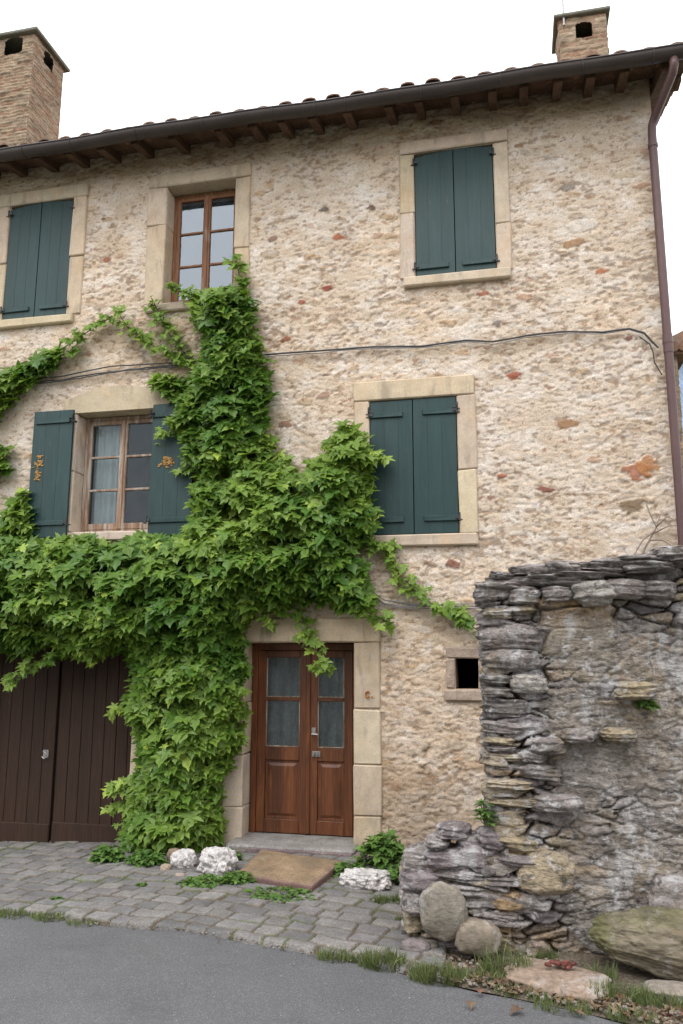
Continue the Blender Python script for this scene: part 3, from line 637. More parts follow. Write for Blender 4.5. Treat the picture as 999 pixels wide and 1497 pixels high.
# soffit boards
mb = MB()
def sz(y): return EZ+(y-EY)*RS-.045
for i in range(3):
    a = -.47+i*.165; b = a+.16
    mb.add([(-8.5, a, sz(a)), (2.0, a, sz(a)), (2.0, b, sz(b)), (-8.5, b, sz(b)), (-8.5, a, sz(a)+.02), (2.0, a, sz(a)+.02), (2.0, b, sz(b)+.02), (-8.5, b, sz(b)+.02)], [(0, 3, 2, 1), (4, 5, 6, 7), (0, 1, 5, 4), (2, 3, 7, 6), (0, 4, 7, 3), (1, 2, 6, 5)])
part(mb, 'soffit', M['rafter'])
mb = MB(); mb.box(HX0, 2.0, .02, .2, 8.18, 8.30); part(mb, 'wall_plate', M['rafter'])
RX = [-8.2, -7.75, -7.3, -6.92, -6.5, -6.09, -5.63, -5.19, -4.75, -4.29, -3.81, -3.22, -2.80, -2.45, -2.08, -1.67, -1.19, -.85, -.45, -.04, .30, .66, 1.00, 1.34]
for x in RX:
    mb = MB(); wd = .042+.008*random.random(); y0, y1 = -.43-.03*random.random(), .1; hh = .115+.012*random.random()
    V = [(x+sx*wd, y, sz(y)-.003-dz) for y in (y0, y1) for sx in (-1, 1) for dz in ((0.0, hh*(.72 if y == y0 else 1)))]
    mb.add(V, [(0, 2, 3, 1), (4, 5, 7, 6), (0, 4, 6, 2), (1, 3, 7, 5), (0, 1, 5, 4), (2, 6, 7, 3)]); part(mb, 'rafter', M['rafter'])
# verge beam at the right corner
mb = MB(); V = [(x, y, sz(y)-.003-dz) for y in (-.45, .4) for x in (1.70, 1.84) for dz in (0, .15)]
mb.add(V, [(0, 2, 3, 1), (4, 5, 7, 6), (0, 4, 6, 2), (1, 3, 7, 5), (0, 1, 5, 4), (2, 6, 7, 3)]); part(mb, 'verge_beam', M['rafter'])
# gutter: half-round trough
def trough(x0, x1, yc, zt, r, n=14, th=.006):
    mb = MB(); A = np.linspace(math.pi, 2*math.pi, n); xs = np.linspace(x0, x1, 60); P = []; Q = []
    for a in A: P.append((yc+r*math.cos(a), zt+r*math.sin(a))); Q.append((yc+(r-th)*math.cos(a), zt+(r-th)*math.sin(a)))
    ring = P+Q[::-1]+[P[0]]
    sag = lambda x: .012*math.sin(x*1.3)+.006*math.sin(x*4.1)
    G_ = np.array([[(x, p[0], p[1]+sag(x)) for p in ring] for x in xs]); mb.grid(G_)
    mb.add(np.concatenate([[(x1, p[0], p[1]+sag(x1)) for p in P]]), [tuple(range(n))]); mb.add(np.concatenate([[(x0, p[0], p[1]+sag(x0)) for p in P]]), [tuple(range(n))])
    mb.tube([(x, yc-r, zt+sag(x)+.004) for x in xs], .011, 8); mb.smooth = True; return mb, sag
GY, GZ, GR = -.555, 8.075, .088
mb, sag = trough(-8.6, 2.1, GY, GZ, GR); gut = part(mb, 'gutter', M['gutter'])
for x in (-7.6, -6.9, -6.05, -5.7, -5.05, -4.2, -3.35, -2.5, -2.0, -1.65, -.8, .05, .9, 1.6):
    m2 = MB(); m2.tube([(x, GY+(GR+.003)*math.cos(a), GZ+sag(x)+(GR+.003)*math.sin(a)) for a in np.linspace(math.pi*.98, 2*math.pi, 12)], .006, 5); part(m2, 'bracket', M['gutter'], gut)
# downpipe with swan neck
pipe_pts = [(1.80, GY, GZ-.07), (1.80, GY, GZ-.14), (1.79, GY+.04, GZ-.20), (1.66, -.14, 7.66), (1.635, -.105, 7.58), (1.63, -.10, 7.48)]
lowp = [(1.63, -.10, z) for z in np.linspace(7.3, -.05, 12)]
mb = MB(); mb.tube(pipe_pts+lowp, .045, 14); mb.smooth = True; dp = part(mb, 'downpipe', M['pipe'])
for z in (7.35, 5.12, 3.0, 1.0):
    m2 = MB(); m2.tube([(1.63, -.10, z-.02), (1.63, -.10, z+.02)], .052, 14); m2.box(1.62, 1.64, -.06, .01, z-.012, z+.012); part(m2, 'clamp', M['pipe'], dp)
m2 = MB(); m2.tube([(1.63, -.10, 5.2), (1.63, -.10, 5.0)], .049, 14); part(m2, 'sleeve', M['pipe'], dp)

# ---- chimneys
def masonry_box(mb, x0, x1, y0, y1, z0, z1, seed, courses=.07, red=.25, hole=None):
    """four walls with displaced courses; hole=(face, a0,a1,z0,z1)"""
    for face in range(4):
        Lh = (x1-x0) if face in (0, 2) else (y1-y0)
        a = np.arange(0, Lh+.006, .0125); a = np.linspace(0, Lh, len(a)); z = np.linspace(z0, z1, int((z1-z0)/.0125))
        A, Zc = np.meshgrid(a, z, indexing='ij'); off = seed*10+face*7
        wz_ = Zc+.03*(fbm(A*5, Zc*5, seed)-.5); row = np.floor(wz_/courses); u = A/.21+_h(row, row*0+face, seed+3)*3; ci_ = np.floor(u)
        e_ = np.minimum(np.minimum(u % 1, 1-u % 1)*.21, np.minimum((wz_/courses) % 1, 1-(wz_/courses) % 1)*courses)
        r_ = _h(ci_, row, off); k_ = sst(0, .016, e_)*(.35+.65*_h(ci_, row, off+1))
        d_ = .016*k_+.022*(fbm(A*14, Zc*26, off)-.5)+.014*(r_-.5); d_ = d_*sst(0, .03, np.minimum(A, Lh-A)+.008)
        mort = lin((176, 156, 134)); c = ramp([(0, lin((150, 92, 70))), (red, lin((178, 120, 90))), (red+.1, lin((190, 165, 135))), (.7, lin((160, 140, 120))), (1, lin((205, 188, 165)))], r_)
        c = c*.58+lin((172, 150, 128))*.42; c = c*k_[..., None]+mort*(1-k_)[..., None]
        if face == 0: P = np.stack([x0+A, y0-d_, Zc], -1)
        elif face == 2: P = np.stack([x1-A, y1+d_, Zc], -1)
        elif face == 1: P = np.stack([x1+d_, y0+A, Zc], -1)
        else: P = np.stack([x0-d_, y1-A, Zc], -1)
        mk = np.ones((len(a)-1, len(z)-1), bool)
        if hole and face in hole:
            h_ = hole[face]; am = (A[:-1, :-1]+A[1:, 1:])/2; zm = (Zc[:-1, :-1]+Zc[1:, 1:])/2
            mk = ~((am > h_[0]) & (am < h_[1]) & (zm > h_[2]) & (zm < h_[3]-(.25*(h_[1]-h_[0]))*(1-np.sqrt(np.clip(1-((am-(h_[0]+h_[1])/2)/((h_[1]-h_[0])/2))**2, 0, 1)))))
        mb.grid(P, c*(.42+.34*fbm(A*6+off, Zc*9, off+5)*1.5)[..., None], mk)
    mb.smooth = True
# large chimney, left
mb = MB(); masonry_box(mb, -7.35, -6.42, .42, 1.16, 8.3, 10.70, 31, .05, .25, {0: (.46, .76, 10.42, 10.69), 1: (.24, .46, 10.42, 10.66)})
ch = part(mb, 'chimney', M['brick']); ch['label'] = 'broad stone chimney with slots under its slab'
mb = MB(); mb.box(-7.43, -6.345, .35, 1.23, 10.70, 10.755, b=.012); part(mb, 'cap', M['capstone'], ch)
mb = MB(); mb.box(-7.30, -6.46, .6, 1.0, 10.3, 10.36); mb.box(-7.32, -6.46, .98, 1.0, 8.3, 10.68); part(mb, 'flue', M['iron'], ch)
# small chimney, right
mb = MB(); masonry_box(mb, .865, 1.475, 1.45, 2.0, 8.6, 10.42, 57, .075, .4, {0: (.21, .42, 10.09, 10.33)})
ch2 = part(mb, 'chimney', M['brick']); ch2['label'] = 'small brick chimney with one arched hole'
mb = MB(); mb.box(.80, 1.53, 1.385, 2.08, 10.42, 10.47, b=.012); part(mb, 'cap', M['capstone'], ch2)
mb = MB(); mb.box(.90, 1.44, 1.85, 1.9, 9.8, 10.41); part(mb, 'flue', M['iron'], ch2)
mb = MB(); mb.tube([(.93, 1.42, 10.30), (.93, 1.42, 12.2)], .014, 8); mb.tube([(.75, 1.42, 11.9), (1.11, 1.42, 11.9)], .008, 6); part(mb, 'antenna', M['steel'], ch2)

# ================================================================== CABLES
def wob(P, Y, seed, amp=.012, n=8, off=0.0):
    out = []; r_ = random.Random(seed)
    for i in range(len(P)-1):
        for k in range(n):
            t = k/n; x = P[i][0]*(1-t)+P[i+1][0]*t; z = P[i][1]*(1-t)+P[i+1][1]*t
            out.append((x, Y, z+off+amp*(float(fbm(np.array(x*2.3), np.array(seed*1.7), seed))-.5)*2))
    out.append((P[-1][0], Y, P[-1][1]+off)); return out
c1 = [at_wall(px, py, -.05) for px, py in [(375, 519), (390, 518), (450, 514), (545, 507), (615, 506), (680, 498), (720, 499), (770, 490), (820, 485), (880, 486), (920, 480), (942, 486), (955, 500), (963, 508)]]
mb = MB(); mb.tube(wob(c1, -.048, 1), .010, 6)
c1b = [at_wall(px, py, -.05) for px, py in [(935, 492), (950, 503), (955, 515), (957, 530), (968, 548)]]; mb.tube(wob(c1b, -.052, 2, .01), .007, 6)
mb.smooth = True; o = mb.build('cable', M['cable']); tag(o, 'thick dark cable sagging across the bare wall to the downpipe', 'cable', 'cables clipped to the facade')
mb = MB(); mb.tube(wob(c1[:-1], -.045, 8, .02, 8, -.022), .006, 6); mb.smooth = True; o = mb.build('cable', M['cablegrey']); tag(o, 'thin grey cable running just under the thick dark one', 'cable', 'cables clipped to the facade')
c2 = [at_wall(px, py, -.05) for px, py in [(40, 556), (85, 550), (110, 545), (160, 536), (190, 533), (240, 530), (300, 527)]]
mb = MB(); mb.tube(wob(c2, -.045, 3, .015), .008, 6); mb.tube(wob(c2, -.045, 4, .03, 8, -.05), .009, 6); mb.tube(wob(c2, -.05, 6, .03, 8, -.068), .007, 6); mb.smooth = True; o = mb.build('cable', M['cable']); tag(o, 'bundle of loose cables above the arched window lintel', 'cable', 'cables clipped to the facade')
c3 = [at_wall(px, py, -.05) for px, py in [(528, 848), (545, 868), (562, 880), (600, 886), (650, 887), (720, 886), (780, 884)]]
mb = MB()
for k in range(4): mb.tube(wob(c3, -.045-.006*(k % 2), 11+k, .02, 8, (k-1.5)*.018), .007, 6)
mb.smooth = True; o = mb.build('cable', M['cablegrey']); tag(o, 'bundle of grey cables under the lower shuttered window, beside the grey wall top', 'cable', 'cables clipped to the facade')

# ================================================================== VINE
LEAF = [(0, 0), (.13, -.11), (.38, -.14), (.30, .03), (.22, .12), (.42, .20), (.64, .42), (.42, .41), (.19, .41), (.26, .56), (.22, .72), (.10, .80), (0, 1.05)]
OUT = np.array(LEAF+[(-x, y) for x, y in LEAF[-2:0:-1]]); NL = len(OUT)
LV = np.concatenate([[(0, .32)], OUT]); LT = [(0, 1+i, 1+(i+1) % NL) for i in range(NL)]
def leaves_mesh(mb, P, T, Nn, S, C, curl=.28):
    """P positions of the leaf base, T tip direction, Nn upper-side normal"""
    T = T/np.linalg.norm(T, axis=1)[:, None]; B = np.cross(T, Nn); B /= np.linalg.norm(B, axis=1)[:, None]+1e-9; Nn = np.cross(B, T)
    n = len(P); k = len(LV); x = LV[:, 0]; y = LV[:, 1]
    fold = rng.uniform(.05, .38, n)[:, None]; dr = rng.uniform(.1, curl*2, n)[:, None]
    zz_ = fold*np.abs(x)[None]-dr*(y**2)[None]*.6+rng.normal(0, .025, (n, k))
    V = P[:, None]+S[:, None, None]*(x[None, :, None]*B[:, None]*rng.uniform(.98, 1.28, n)[:, None, None]+y[None, :, None]*T[:, None]+zz_[..., None]*Nn[:, None])
    F = (np.array(LT)[None]+(np.arange(n)*k)[:, None, None]).reshape(-1, 3)
    mb.add(V.reshape(-1, 3), F, np.repeat(np.stack([C, C, C], 1), k, 0))
def seg_dist(X, Z, poly):
    d = np.full(X.shape, 9.); inside = np.zeros(X.shape, bool); n = len(poly)
    for i in range(n):
        (x0, z0), (x1, z1) = poly[i], poly[(i+1) % n]; ex, ez = x1-x0, z1-z0
        t = np.clip(((X-x0)*ex+(Z-z0)*ez)/(ex*ex+ez*ez+1e-12), 0, 1); d = np.minimum(d, np.hypot(X-x0-t*ex, Z-z0-t*ez))
        c = ((z0 > Z) != (z1 > Z)) & (X < (x1-x0)*(Z-z0)/(z1-z0+1e-12)+x0); inside ^= c
    return np.where(inside, d, -d)
VY = -.22
def poly(*p): return [at_wall(x, y, VY) for x, y in p]
REG = [  # (outline, greatest depth off the wall)
 (poly((287, 428), (325, 412), (352, 408), (370, 436), (374, 480), (382, 520), (392, 552), (392, 630), (402, 672), (425, 700), (440, 780), (275, 800), (283, 735), (284, 700), (272, 650), (262, 612), (268, 570), (290, 540), (296, 500), (285, 460)), .36),
 (poly((380, 700), (425, 690), (462, 668), (478, 632), (505, 622), (528, 640), (552, 672), (540, 715), (540, 770), (528, 800), (538, 850), (555, 880), (548, 900), (500, 884), (440, 888), (400, 900), (360, 880), (300, 840)), .42),
 (poly((-90, 770), (20, 785), (90, 795), (180, 792), (260, 786), (300, 740), (420, 760), (440, 840), (380, 900), (340, 935), (345, 985), (300, 960), (270, 975), (215, 955), (170, 962), (125, 962), (85, 942), (40, 950), (-90, 960)), .48),
 (poly((185, 930), (345, 900), (352, 960), (348, 1015), (340, 1075), (330, 1130), (322, 1175), (312, 1225), (290, 1250), (240, 1258), (195, 1245), (185, 1210), (190, 1160), (205, 1120), (198, 1080), (178, 1040), (185, 990)), .34),
 (poly((-60, 545), (0, 540), (40, 522), (80, 508), (108, 505), (90, 525), (50, 550), (10, 580), (-20, 620), (-60, 610)), .16),
 (poly((10, 725), (28, 722), (38, 760), (40, 790), (0, 800), (-10, 760)), .12),
 (poly((-60, 640), (2, 655), (0, 690), (-40, 700)), .10),
 (poly((212, 548), (245, 540), (290, 545), (285, 590), (245, 580), (222, 565)), .16),
]
TEND = [ # polyline in pixels, half width in metres, depth
 ([(340, 372), (346, 392), (350, 412), (345, 440)], .07, .12), ([(240, 412), (262, 422), (290, 432)], .05, .14),
 ([(60, 525), (100, 498), (130, 478), (150, 466), (160, 458)], .065, .10), ([(168, 452), (182, 474), (205, 494), (232, 508), (262, 525), (290, 540)], .065, .12),
 ([(218, 432), (228, 452), (238, 478), (256, 500), (276, 525)], .09, .14), ([(225, 640), (250, 622), (275, 610)], .10, .22), ([(250, 692), (280, 680), (300, 670)], .08, .22),
 ([(435, 890), (448, 925), (462, 955), (478, 985)], .09, .16), ([(566, 792), (572, 815), (582, 838), (605, 862), (635, 885), (668, 902), (705, 925)], .075, .09), ([(500, 880), (530, 892), (565, 908)], .10, .22), ([(530, 795), (560, 805)], .08, .12),
 ([(5, 1000), (30, 985), (60, 968), (95, 950), (120, 930)], .07, .30), ([(125, 975), (140, 950), (160, 930)], .08, .32), ([(160, 1040), (185, 1035), (210, 1030)], .06, .2), ([(150, 1160), (175, 1152), (205, 1145)], .06, .2), ([(150, 1186), (175, 1185), (205, 1180)], .06, .2), ([(300, 985), (330, 1000), (350, 1010)], .08, .3), ([(310, 1060), (345, 1080)], .06, .22), ([(180, 1210), (200, 1240)], .1, .2), ([(390, 920), (380, 890)], .08, .25), ([(285, 990), (300, 960)], .08, .38), ([(560, 672), (530, 680)], .06, .16), ([(410, 660), (425, 690)], .06, .1)]
LP = []; LC = []
vy_stems = []
def clumps(x, z):
    a = x*2.7+.5*(fbm(x*1.5, z*1.5, 350)-.5); b = z*3.6+.6*(fbm(x*1.5, z*1.5, 351)-.5); xi = np.floor(a); yi = np.floor(b)
    f1 = np.full(x.shape, 9.); DX = np.zeros(x.shape); DZ = np.zeros(x.shape)
    for dx in (-1, 0, 1):
        for dy in (-1, 0, 1):
            px = xi+dx+.5+(_h(xi+dx, yi+dy, 352)-.5)*.8; py = yi+dy+.5+(_h(xi+dx, yi+dy, 353)-.5)*.8
            ex = a-px; ey = b-py; d = np.hypot(ex, np.where(ey > 0, ey*.85, ey*1.45)); k = d < f1
            DX = np.where(k, ex, DX); DZ = np.where(k, ey, DZ); f1 = np.where(k, d, f1)
    return np.sqrt(np.clip(1-(f1/.85)**2, 0, 1)), DX, DZ
def put(x, z, y, young=0.0): LP.append((x, y, z)); LC.append(young)
for (pl, dep) in REG:
    A = np.array(pl); x0, z0 = A.min(0); x1, z1 = A.max(0); st_ = .078
    gx_, gz_ = np.meshgrid(np.arange(x0-.1, x1+.1, st_), np.arange(z0-.1, z1+.1, st_*.8), indexing='ij')
    for layer in range(4):
        xx = gx_+rng.uniform(-.5, .5, gx_.shape)*st_*1.6; zz_ = gz_+rng.uniform(-.5, .5, gx_.shape)*st_*1.6
        d = seg_dist(xx, zz_, pl)+.13*(fbm(xx*3.6, zz_*3.6, 300)-.46)*2
        dome, ddx, ddz = clumps(xx, zz_)                                     # shoots: each a dome, fuller at its lower lip
        lump = .22+.95*dome+.35*(fbm(xx*2.0, zz_*2.2, 320)-.5)
        T = np.clip(.04+dep*np.sqrt(np.clip(d/.38, 0, 1))*lump*1.1, .04, .75)
        fr = (1.0, .88, .60, .25)[layer]
        y = -(.05+T*fr)+rng.normal(0, .018, xx.shape)
        ok = (d > (-.0 if layer < 2 else .04)) & (rng.random(xx.shape) < (.95, .85, .6, .6)[layer])
        for a, b, c in zip(xx[ok], zz_[ok], y[ok]): put(a, b, c, layer)
for (pl, hw, dep) in TEND:
    P = [at_wall(x, y, -.1-dep*.6) for x, y in pl]; vy_stems.append([(x, -.04-dep*.55, z) for x, z in P])
    for i in range(len(P)-1):
        L_ = math.hypot(P[i+1][0]-P[i][0], P[i+1][1]-P[i][1]); n_ = int(L_/.020*(.5+hw*8))
        for k in range(n_):
            t = random.random(); put(P[i][0]*(1-t)+P[i+1][0]*t+random.gauss(0, hw*.55), P[i][1]*(1-t)+P[i+1][1]*t+random.gauss(0, hw*.55), -.05-dep*random.random()**.6, -1)
LP = np.array(LP); LC = np.array(LC); n = len(LP)
_, cdx, cdz = clumps(LP[:, 0], LP[:, 2]); dead_ = LC < 0
az = np.where(dead_, rng.normal(0, .8, n), cdx*1.5+rng.normal(0, .55, n)); dn = np.where(dead_, rng.uniform(.2, 1.2, n), np.clip(.58-.5*cdz+rng.normal(0, .24, n), .05, 1.4))
T = np.stack([np.sin(az)*.9, -np.cos(az)*.85, -dn], 1)
Nn = np.stack([rng.normal(0, .30, n), -.75+rng.normal(0, .25, n), .95+rng.normal(0, .3, n)], 1)
S = np.where(LC < 0, rng.uniform(.07, .14, n), np.where(LC == 0, rng.uniform(.075, .205, n), rng.uniform(.13, .20, n)))
clump = fbm(LP[:, 0]*2.2, LP[:, 2]*2.2, 400, 3)
C = np.clip(np.where(rng.random(n) < .03, .5, 0)+.32+.8*(clump-.5)+rng.normal(0, .14, n)+np.where(LC < 0, .22, 0)+np.where((LC == 0) & (S < .105), .25, 0), 0, 1)
T0 = T/np.linalg.norm(T, axis=1)[:, None]
LP = LP-T0*S[:, None]*.45; LP[:, 1] = np.minimum(LP[:, 1], -.045)
mb = MB(); leaves_mesh(mb, LP, T, Nn, S, C)
vine = empty('climbing_vine', (-3.7, -.2, float(gz(-3.7))), 'big green climbing vine covering the middle of the house front', 'vine')
part(mb, 'foliage', M['leaf'], vine)
mb = MB()
trk = [at_wall(x, y, -.1) for x, y in [(255, 1256), (265, 1180), (262, 1080), (285, 980), (310, 880), (330, 780), (325, 680), (335, 580), (325, 500), (330, 430)]]
mb.tube([(x, -.10, z) for x, z in trk], [.05, .045, .042, .04, .035, .03, .026, .02, .015, .008], 8)
for br in ([(310, 880), (200, 850), (90, 840), (-60, 850)], [(320, 820), (420, 790), (480, 720), (510, 640)], [(330, 830), (430, 850), (540, 870)], [(275, 1030), (230, 1100), (240, 1230)]):
    P = [at_wall(x, y, -.1) for x, y in br]; mb.tube([(x, -.09, z) for x, z in P], [.022, .018, .013, .006][:len(P)] if len(P) > 3 else [.02, .014, .006], 6)
for P in vy_stems: mb.tube(P, .006, 5)
mb.smooth = True; part(mb, 'stem', M['bark'], vine)

# ================================================================== GREY DRY-STONE WALL
gw = empty('stone_wall', (1.5, -2.1, 0), 'tall grey schist garden wall with a broken lower end, standing before the house', 'wall')
def plan_path(pts, step, rad):
    """dense polyline with rounded corners and outward normals (to the right of travel)"""
    P = []
    for i, p in enumerate(pts):
        p = np.array(p, float)
        if 0 < i < len(pts)-1:
            a = np.array(pts[i-1], float); b = np.array(pts[i+1], float); u = (a-p)/np.linalg.norm(a-p); v = (b-p)/np.linalg.norm(b-p)
            for t in np.linspace(0, 1, 8): P.append((1-t)**2*(p+u*rad)+2*t*(1-t)*p+t*t*(p+v*rad))
        else: P.append(p)
    P = np.array(P); s_ = np.concatenate([[0], np.cumsum(np.linalg.norm(np.diff(P, axis=0), axis=1))])
    q = np.arange(0, s_[-1], step); X = np.interp(q, s_, P[:, 0]); Y = np.interp(q, s_, P[:, 1])
    tx = np.gradient(X); ty = np.gradient(Y); l = np.hypot(tx, ty); return q, X, Y, -ty/l, tx/l
SCH = [(0, lin((112, 104, 106))), (.2, lin((134, 126, 124))), (.38, lin((96, 88, 90))), (.52, lin((150, 136, 112))), (.66, lin((120, 112, 112))), (.8, lin((140, 134, 130))), (.92, lin((158, 130, 92))), (1, lin((104, 100, 98)))]
def schist(path, z0, top, seed, rough_fn, name, step=.011, inner=.35, rad=.07):
    q, X, Y, NX, NY = plan_path(path, step, rad)
    zt = top(X)+.05*(fbm(q*4, q*0, seed)-.5); nz = int((max(zt)-z0)/step)
    t = np.linspace(0, 1, nz); Q, Tt = np.meshgrid(q, t, indexing='ij'); Zg = z0+(zt[:, None]-z0)*Tt; XX = X[:, None]+0*Zg
    wq = Q+.09*(fbm(Q*5, Zg*5, seed+1)-.5); wz = Zg+.06*(fbm(Q*3, Zg*3, seed+2)-.5)+.03*(fbm(Q*9, Zg*9, seed+6)-.5)
    a1, a2, i1, i2 = worley(wq*4.6, wz*15, seed+10); b1, b2, j1, j2 = worley(wq*2.6+7, wz*6.5, seed+20)
    big = j2 > .62; ed = np.where(big, (b2-b1)*1.3, a2-a1); ir = np.where(big, j1, i1); ir2 = np.where(big, (j1*7.3) % 1, (i1*5.1) % 1)
    rg = rough_fn(Q, XX, Zg)                                     # 1 = open joints, 0 = smeared with mortar
    k = sst(.02, .22, ed)
    lam = fbm(Q*4, wz*46, seed+30, 3)-.5                         # cleavage of the schist
    d = rg*(.052*k+.05*(ir2-.5)*k)+(1-rg)*(.007*k)+.024*lam*(.25+.75*rg)+.06*(fbm(Q*2.2, Zg*2.2, seed+31)-.5)+.044*(fbm(Q*8, Zg*13, seed+32, 4)-.5)+.014*(fbm(Q*26, Zg*34, seed+33, 2)-.5)
    d = d-.045*rg*sst(.08, .0, ed)
    c = ramp(SCH, ir)*(.85+.3*ir2)[..., None]
    mort = ramp([(0, lin((112, 106, 102))), (.5, lin((140, 133, 126))), (1, lin((160, 150, 136)))], fbm(Q*3, Zg*4, seed+40))
    m_ = np.clip((1-rg)*(.62+.9*(fbm(Q*4, Zg*5, seed+41)-.35)), 0, .92)[..., None]; c = c*(1-m_)+mort*m_
    m_ = (.7*sst(.10, .0, ed)*rg)[..., None]; c = c*(1-m_)+lin((84, 80, 72))*m_
    och = (sst(.56, .7, fbm(Q*1.6, Zg*1.6, seed+44))*.5*sst(1.6, .4, Zg))[..., None]; c = c*(1-och)+lin((160, 136, 104))*och
    P = np.stack([XX+NX[:, None]*d, Y[:, None]+NY[:, None]*d, Zg], -1)
    # rounded shoulder and flat top leading inwards
    rows = [P]; cols = [c]
    for k_ in range(1, 9):
        f = k_/8; dd = d[:, -1]*(1-f)-inner*f; zz_ = zt+.03*math.sin(f*3)-.0*f+.04*(fbm(q*8, q*0+f*3, seed+50)-.5)
        rows.append(np.stack([X+NX*dd, Y+NY*dd, zz_], -1)[:, None]); cols.append(c[:, -1:])
    mb = MB(); mb.grid(np.concatenate(rows, 1), np.concatenate(cols, 1)*.92, flip=True); mb.smooth = True
    return mb
WT = lambda x: np.interp(x, [-.3, -.1, .4, 1.2, 2, 6], [2.42, 2.46, 2.52, 2.60, 2.66, 2.8])
FY = lambda x: np.interp(x, [-.3, 1.0, 6], [-2.42, -2.30, -1.6])
def rf(Q, X, Z):
    a = sst(.34, .06, X+.16*(fbm(Z*2.5, X*2, 900)-.5)*2); b = sst(2.12, 2.35, Z+.15*(fbm(X*3, Z*3, 901)-.5))
    return np.clip(np.maximum(a, b*.9)+.45*sst(.5, .75, fbm(X*1.8, Z*2.2, 902)), .08, 1)
mb = schist([(6, FY(6)), (1.0, FY(1.0)), (-.2, -2.42), (-.2, -1.55)], -.15, WT, 500, rf, 'face'); part(mb, 'rubble_face', M['schist'], gw)
mb = MB(); mb.box(.1, 5.8, -1.95, -1.5, -.1, 2.3, lin((110, 104, 102))*.7); part(mb, 'core', M['schist'], gw)
ST = lambda x: np.interp(x, [-1, -.86, -.6, -.35, -.2], [.44, .50, .56, .66, .75])
mb = schist([(-.1, -2.44), (-.83, -2.40), (-.86, -1.75)], -.12, ST, 640, lambda Q, X, Z: np.clip(.55+.6*(fbm(X*4, Z*4, 77)-.3), 0, 1), 'stub', inner=.22, rad=.12); part(mb, 'broken_end', M['schist'], gw)
TON = dict(g=(134, 126, 122), d=(122, 115, 112), o=(150, 136, 112), l=(158, 152, 144), p=(126, 116, 117), b=(158, 144, 122))
def stones(lst, Y, depth, name, boxy=.7, seed0=0, amp=.13, jy=.03):
    mb = MB()
    for i, (px, py, wp, hp, t) in enumerate(lst):
        x, z = at_wall(px, py, Y); s_ = (Y-CAM[1])/FPX*1.03
        blob(mb, (x, Y+depth*.5-.075+random.uniform(-jy, jy), z), (wp*s_*1.08, depth, hp*s_*1.06), seed0+i, boxy, amp, np.asarray(lin(TON[t]))*.96*random.uniform(.85, 1.12), random.uniform(-.12, .12), random.uniform(-.08, .05), 18, .24, 2.2, .10, .20)
    mb.smooth = True; part(mb, name, M['schist'], gw)
stones([(722, 868, 46, 18, 'g'), (765, 872, 42, 24, 'g'), (816, 868, 44, 22, 'g'), (868, 866, 52, 34, 'l'), (912, 862, 62, 26, 'g'), (962, 862, 44, 24, 'd'), (727, 898, 38, 15, 'o'), (762, 891, 40, 13, 'o'), (745, 930, 74, 34, 'g'), (748, 964, 68, 30, 'g'), (726, 992, 34, 14, 'd'), (772, 1000, 48, 26, 'l'), (728, 1011, 36, 14, 'g'),
        (742, 1036, 60, 26, 'd'), (738, 1064, 58, 18, 'g'), (732, 1083, 40, 11, 'o'), (738, 1106, 54, 12, 'o'), (735, 1094, 40, 9, 'g'), (742, 1121, 44, 8, 'g'), (744, 1146, 58, 13, 'b'), (786, 1128, 58, 20, 'd'), (740, 1160, 40, 10, 'g'), (752, 1172, 66, 12, 'o'), (812, 1174, 60, 22, 'g'), (743, 1197, 46, 33, 'b'), (748, 1232, 62, 22, 'o'), (757, 1257, 58, 16, 'p'),
        (794, 1277, 70, 56, 'b'), (748, 1316, 88, 30, 'g'), (716, 1286, 56, 14, 'o'), (830, 850, 60, 16, 'd'), (775, 1105, 40, 16, 'g'), (800, 1090, 44, 22, 'g'), (985, 1325, 50, 60, 'g'), (930, 1010, 50, 22, 'o'), (905, 1075, 44, 18, 'o'), (846, 1075, 40, 18, 'g')], -2.42, .26, 'quoin_stones', seed0=700)
cp = []
x = 718
while x < 1120:
    w_ = random.uniform(36, 80); yb = np.interp(x+w_/2, [690, 760, 830, 1000, 1100], [866, 850, 840, 820, 808])
    for k in range(3):
        ww = w_*random.uniform(.6, 1.2); xc = x+w_/2+random.uniform(-22, 22); xc = max(xc, 700+k*9+ww*.55)
        cp.append((xc, yb+2-k*6.5+random.uniform(-2, 2), ww, random.uniform(10, 18), random.choice('gdggog')))
    x += w_*.72
stones(cp, -2.42, .42, 'coping', .6, 800, .16)
stones([(655, 1256, 62, 26, 'p'), (697, 1247, 52, 40, 'p'), (664, 1217, 42, 18, 'p'), (716, 1226, 36, 26, 'p'), (610, 1262, 44, 22, 'g'), (618, 1286, 54, 34, 'p'), (672, 1277, 76, 16, 'd'), (610, 1318, 40, 36, 'g'), (740, 1287, 60, 14, 'd'), (690, 1300, 70, 18, 'g'), (720, 1342, 70, 20, 'd'), (690, 1322, 50, 16, 'g'), (602, 1345, 26, 40, 'b'), (640, 1232, 30, 16, 'd'), (636, 1384, 60, 22, 'g'), (672, 1386, 44, 18, 'd')], -2.42, .30, 'tumbled_stones', .7, 860)

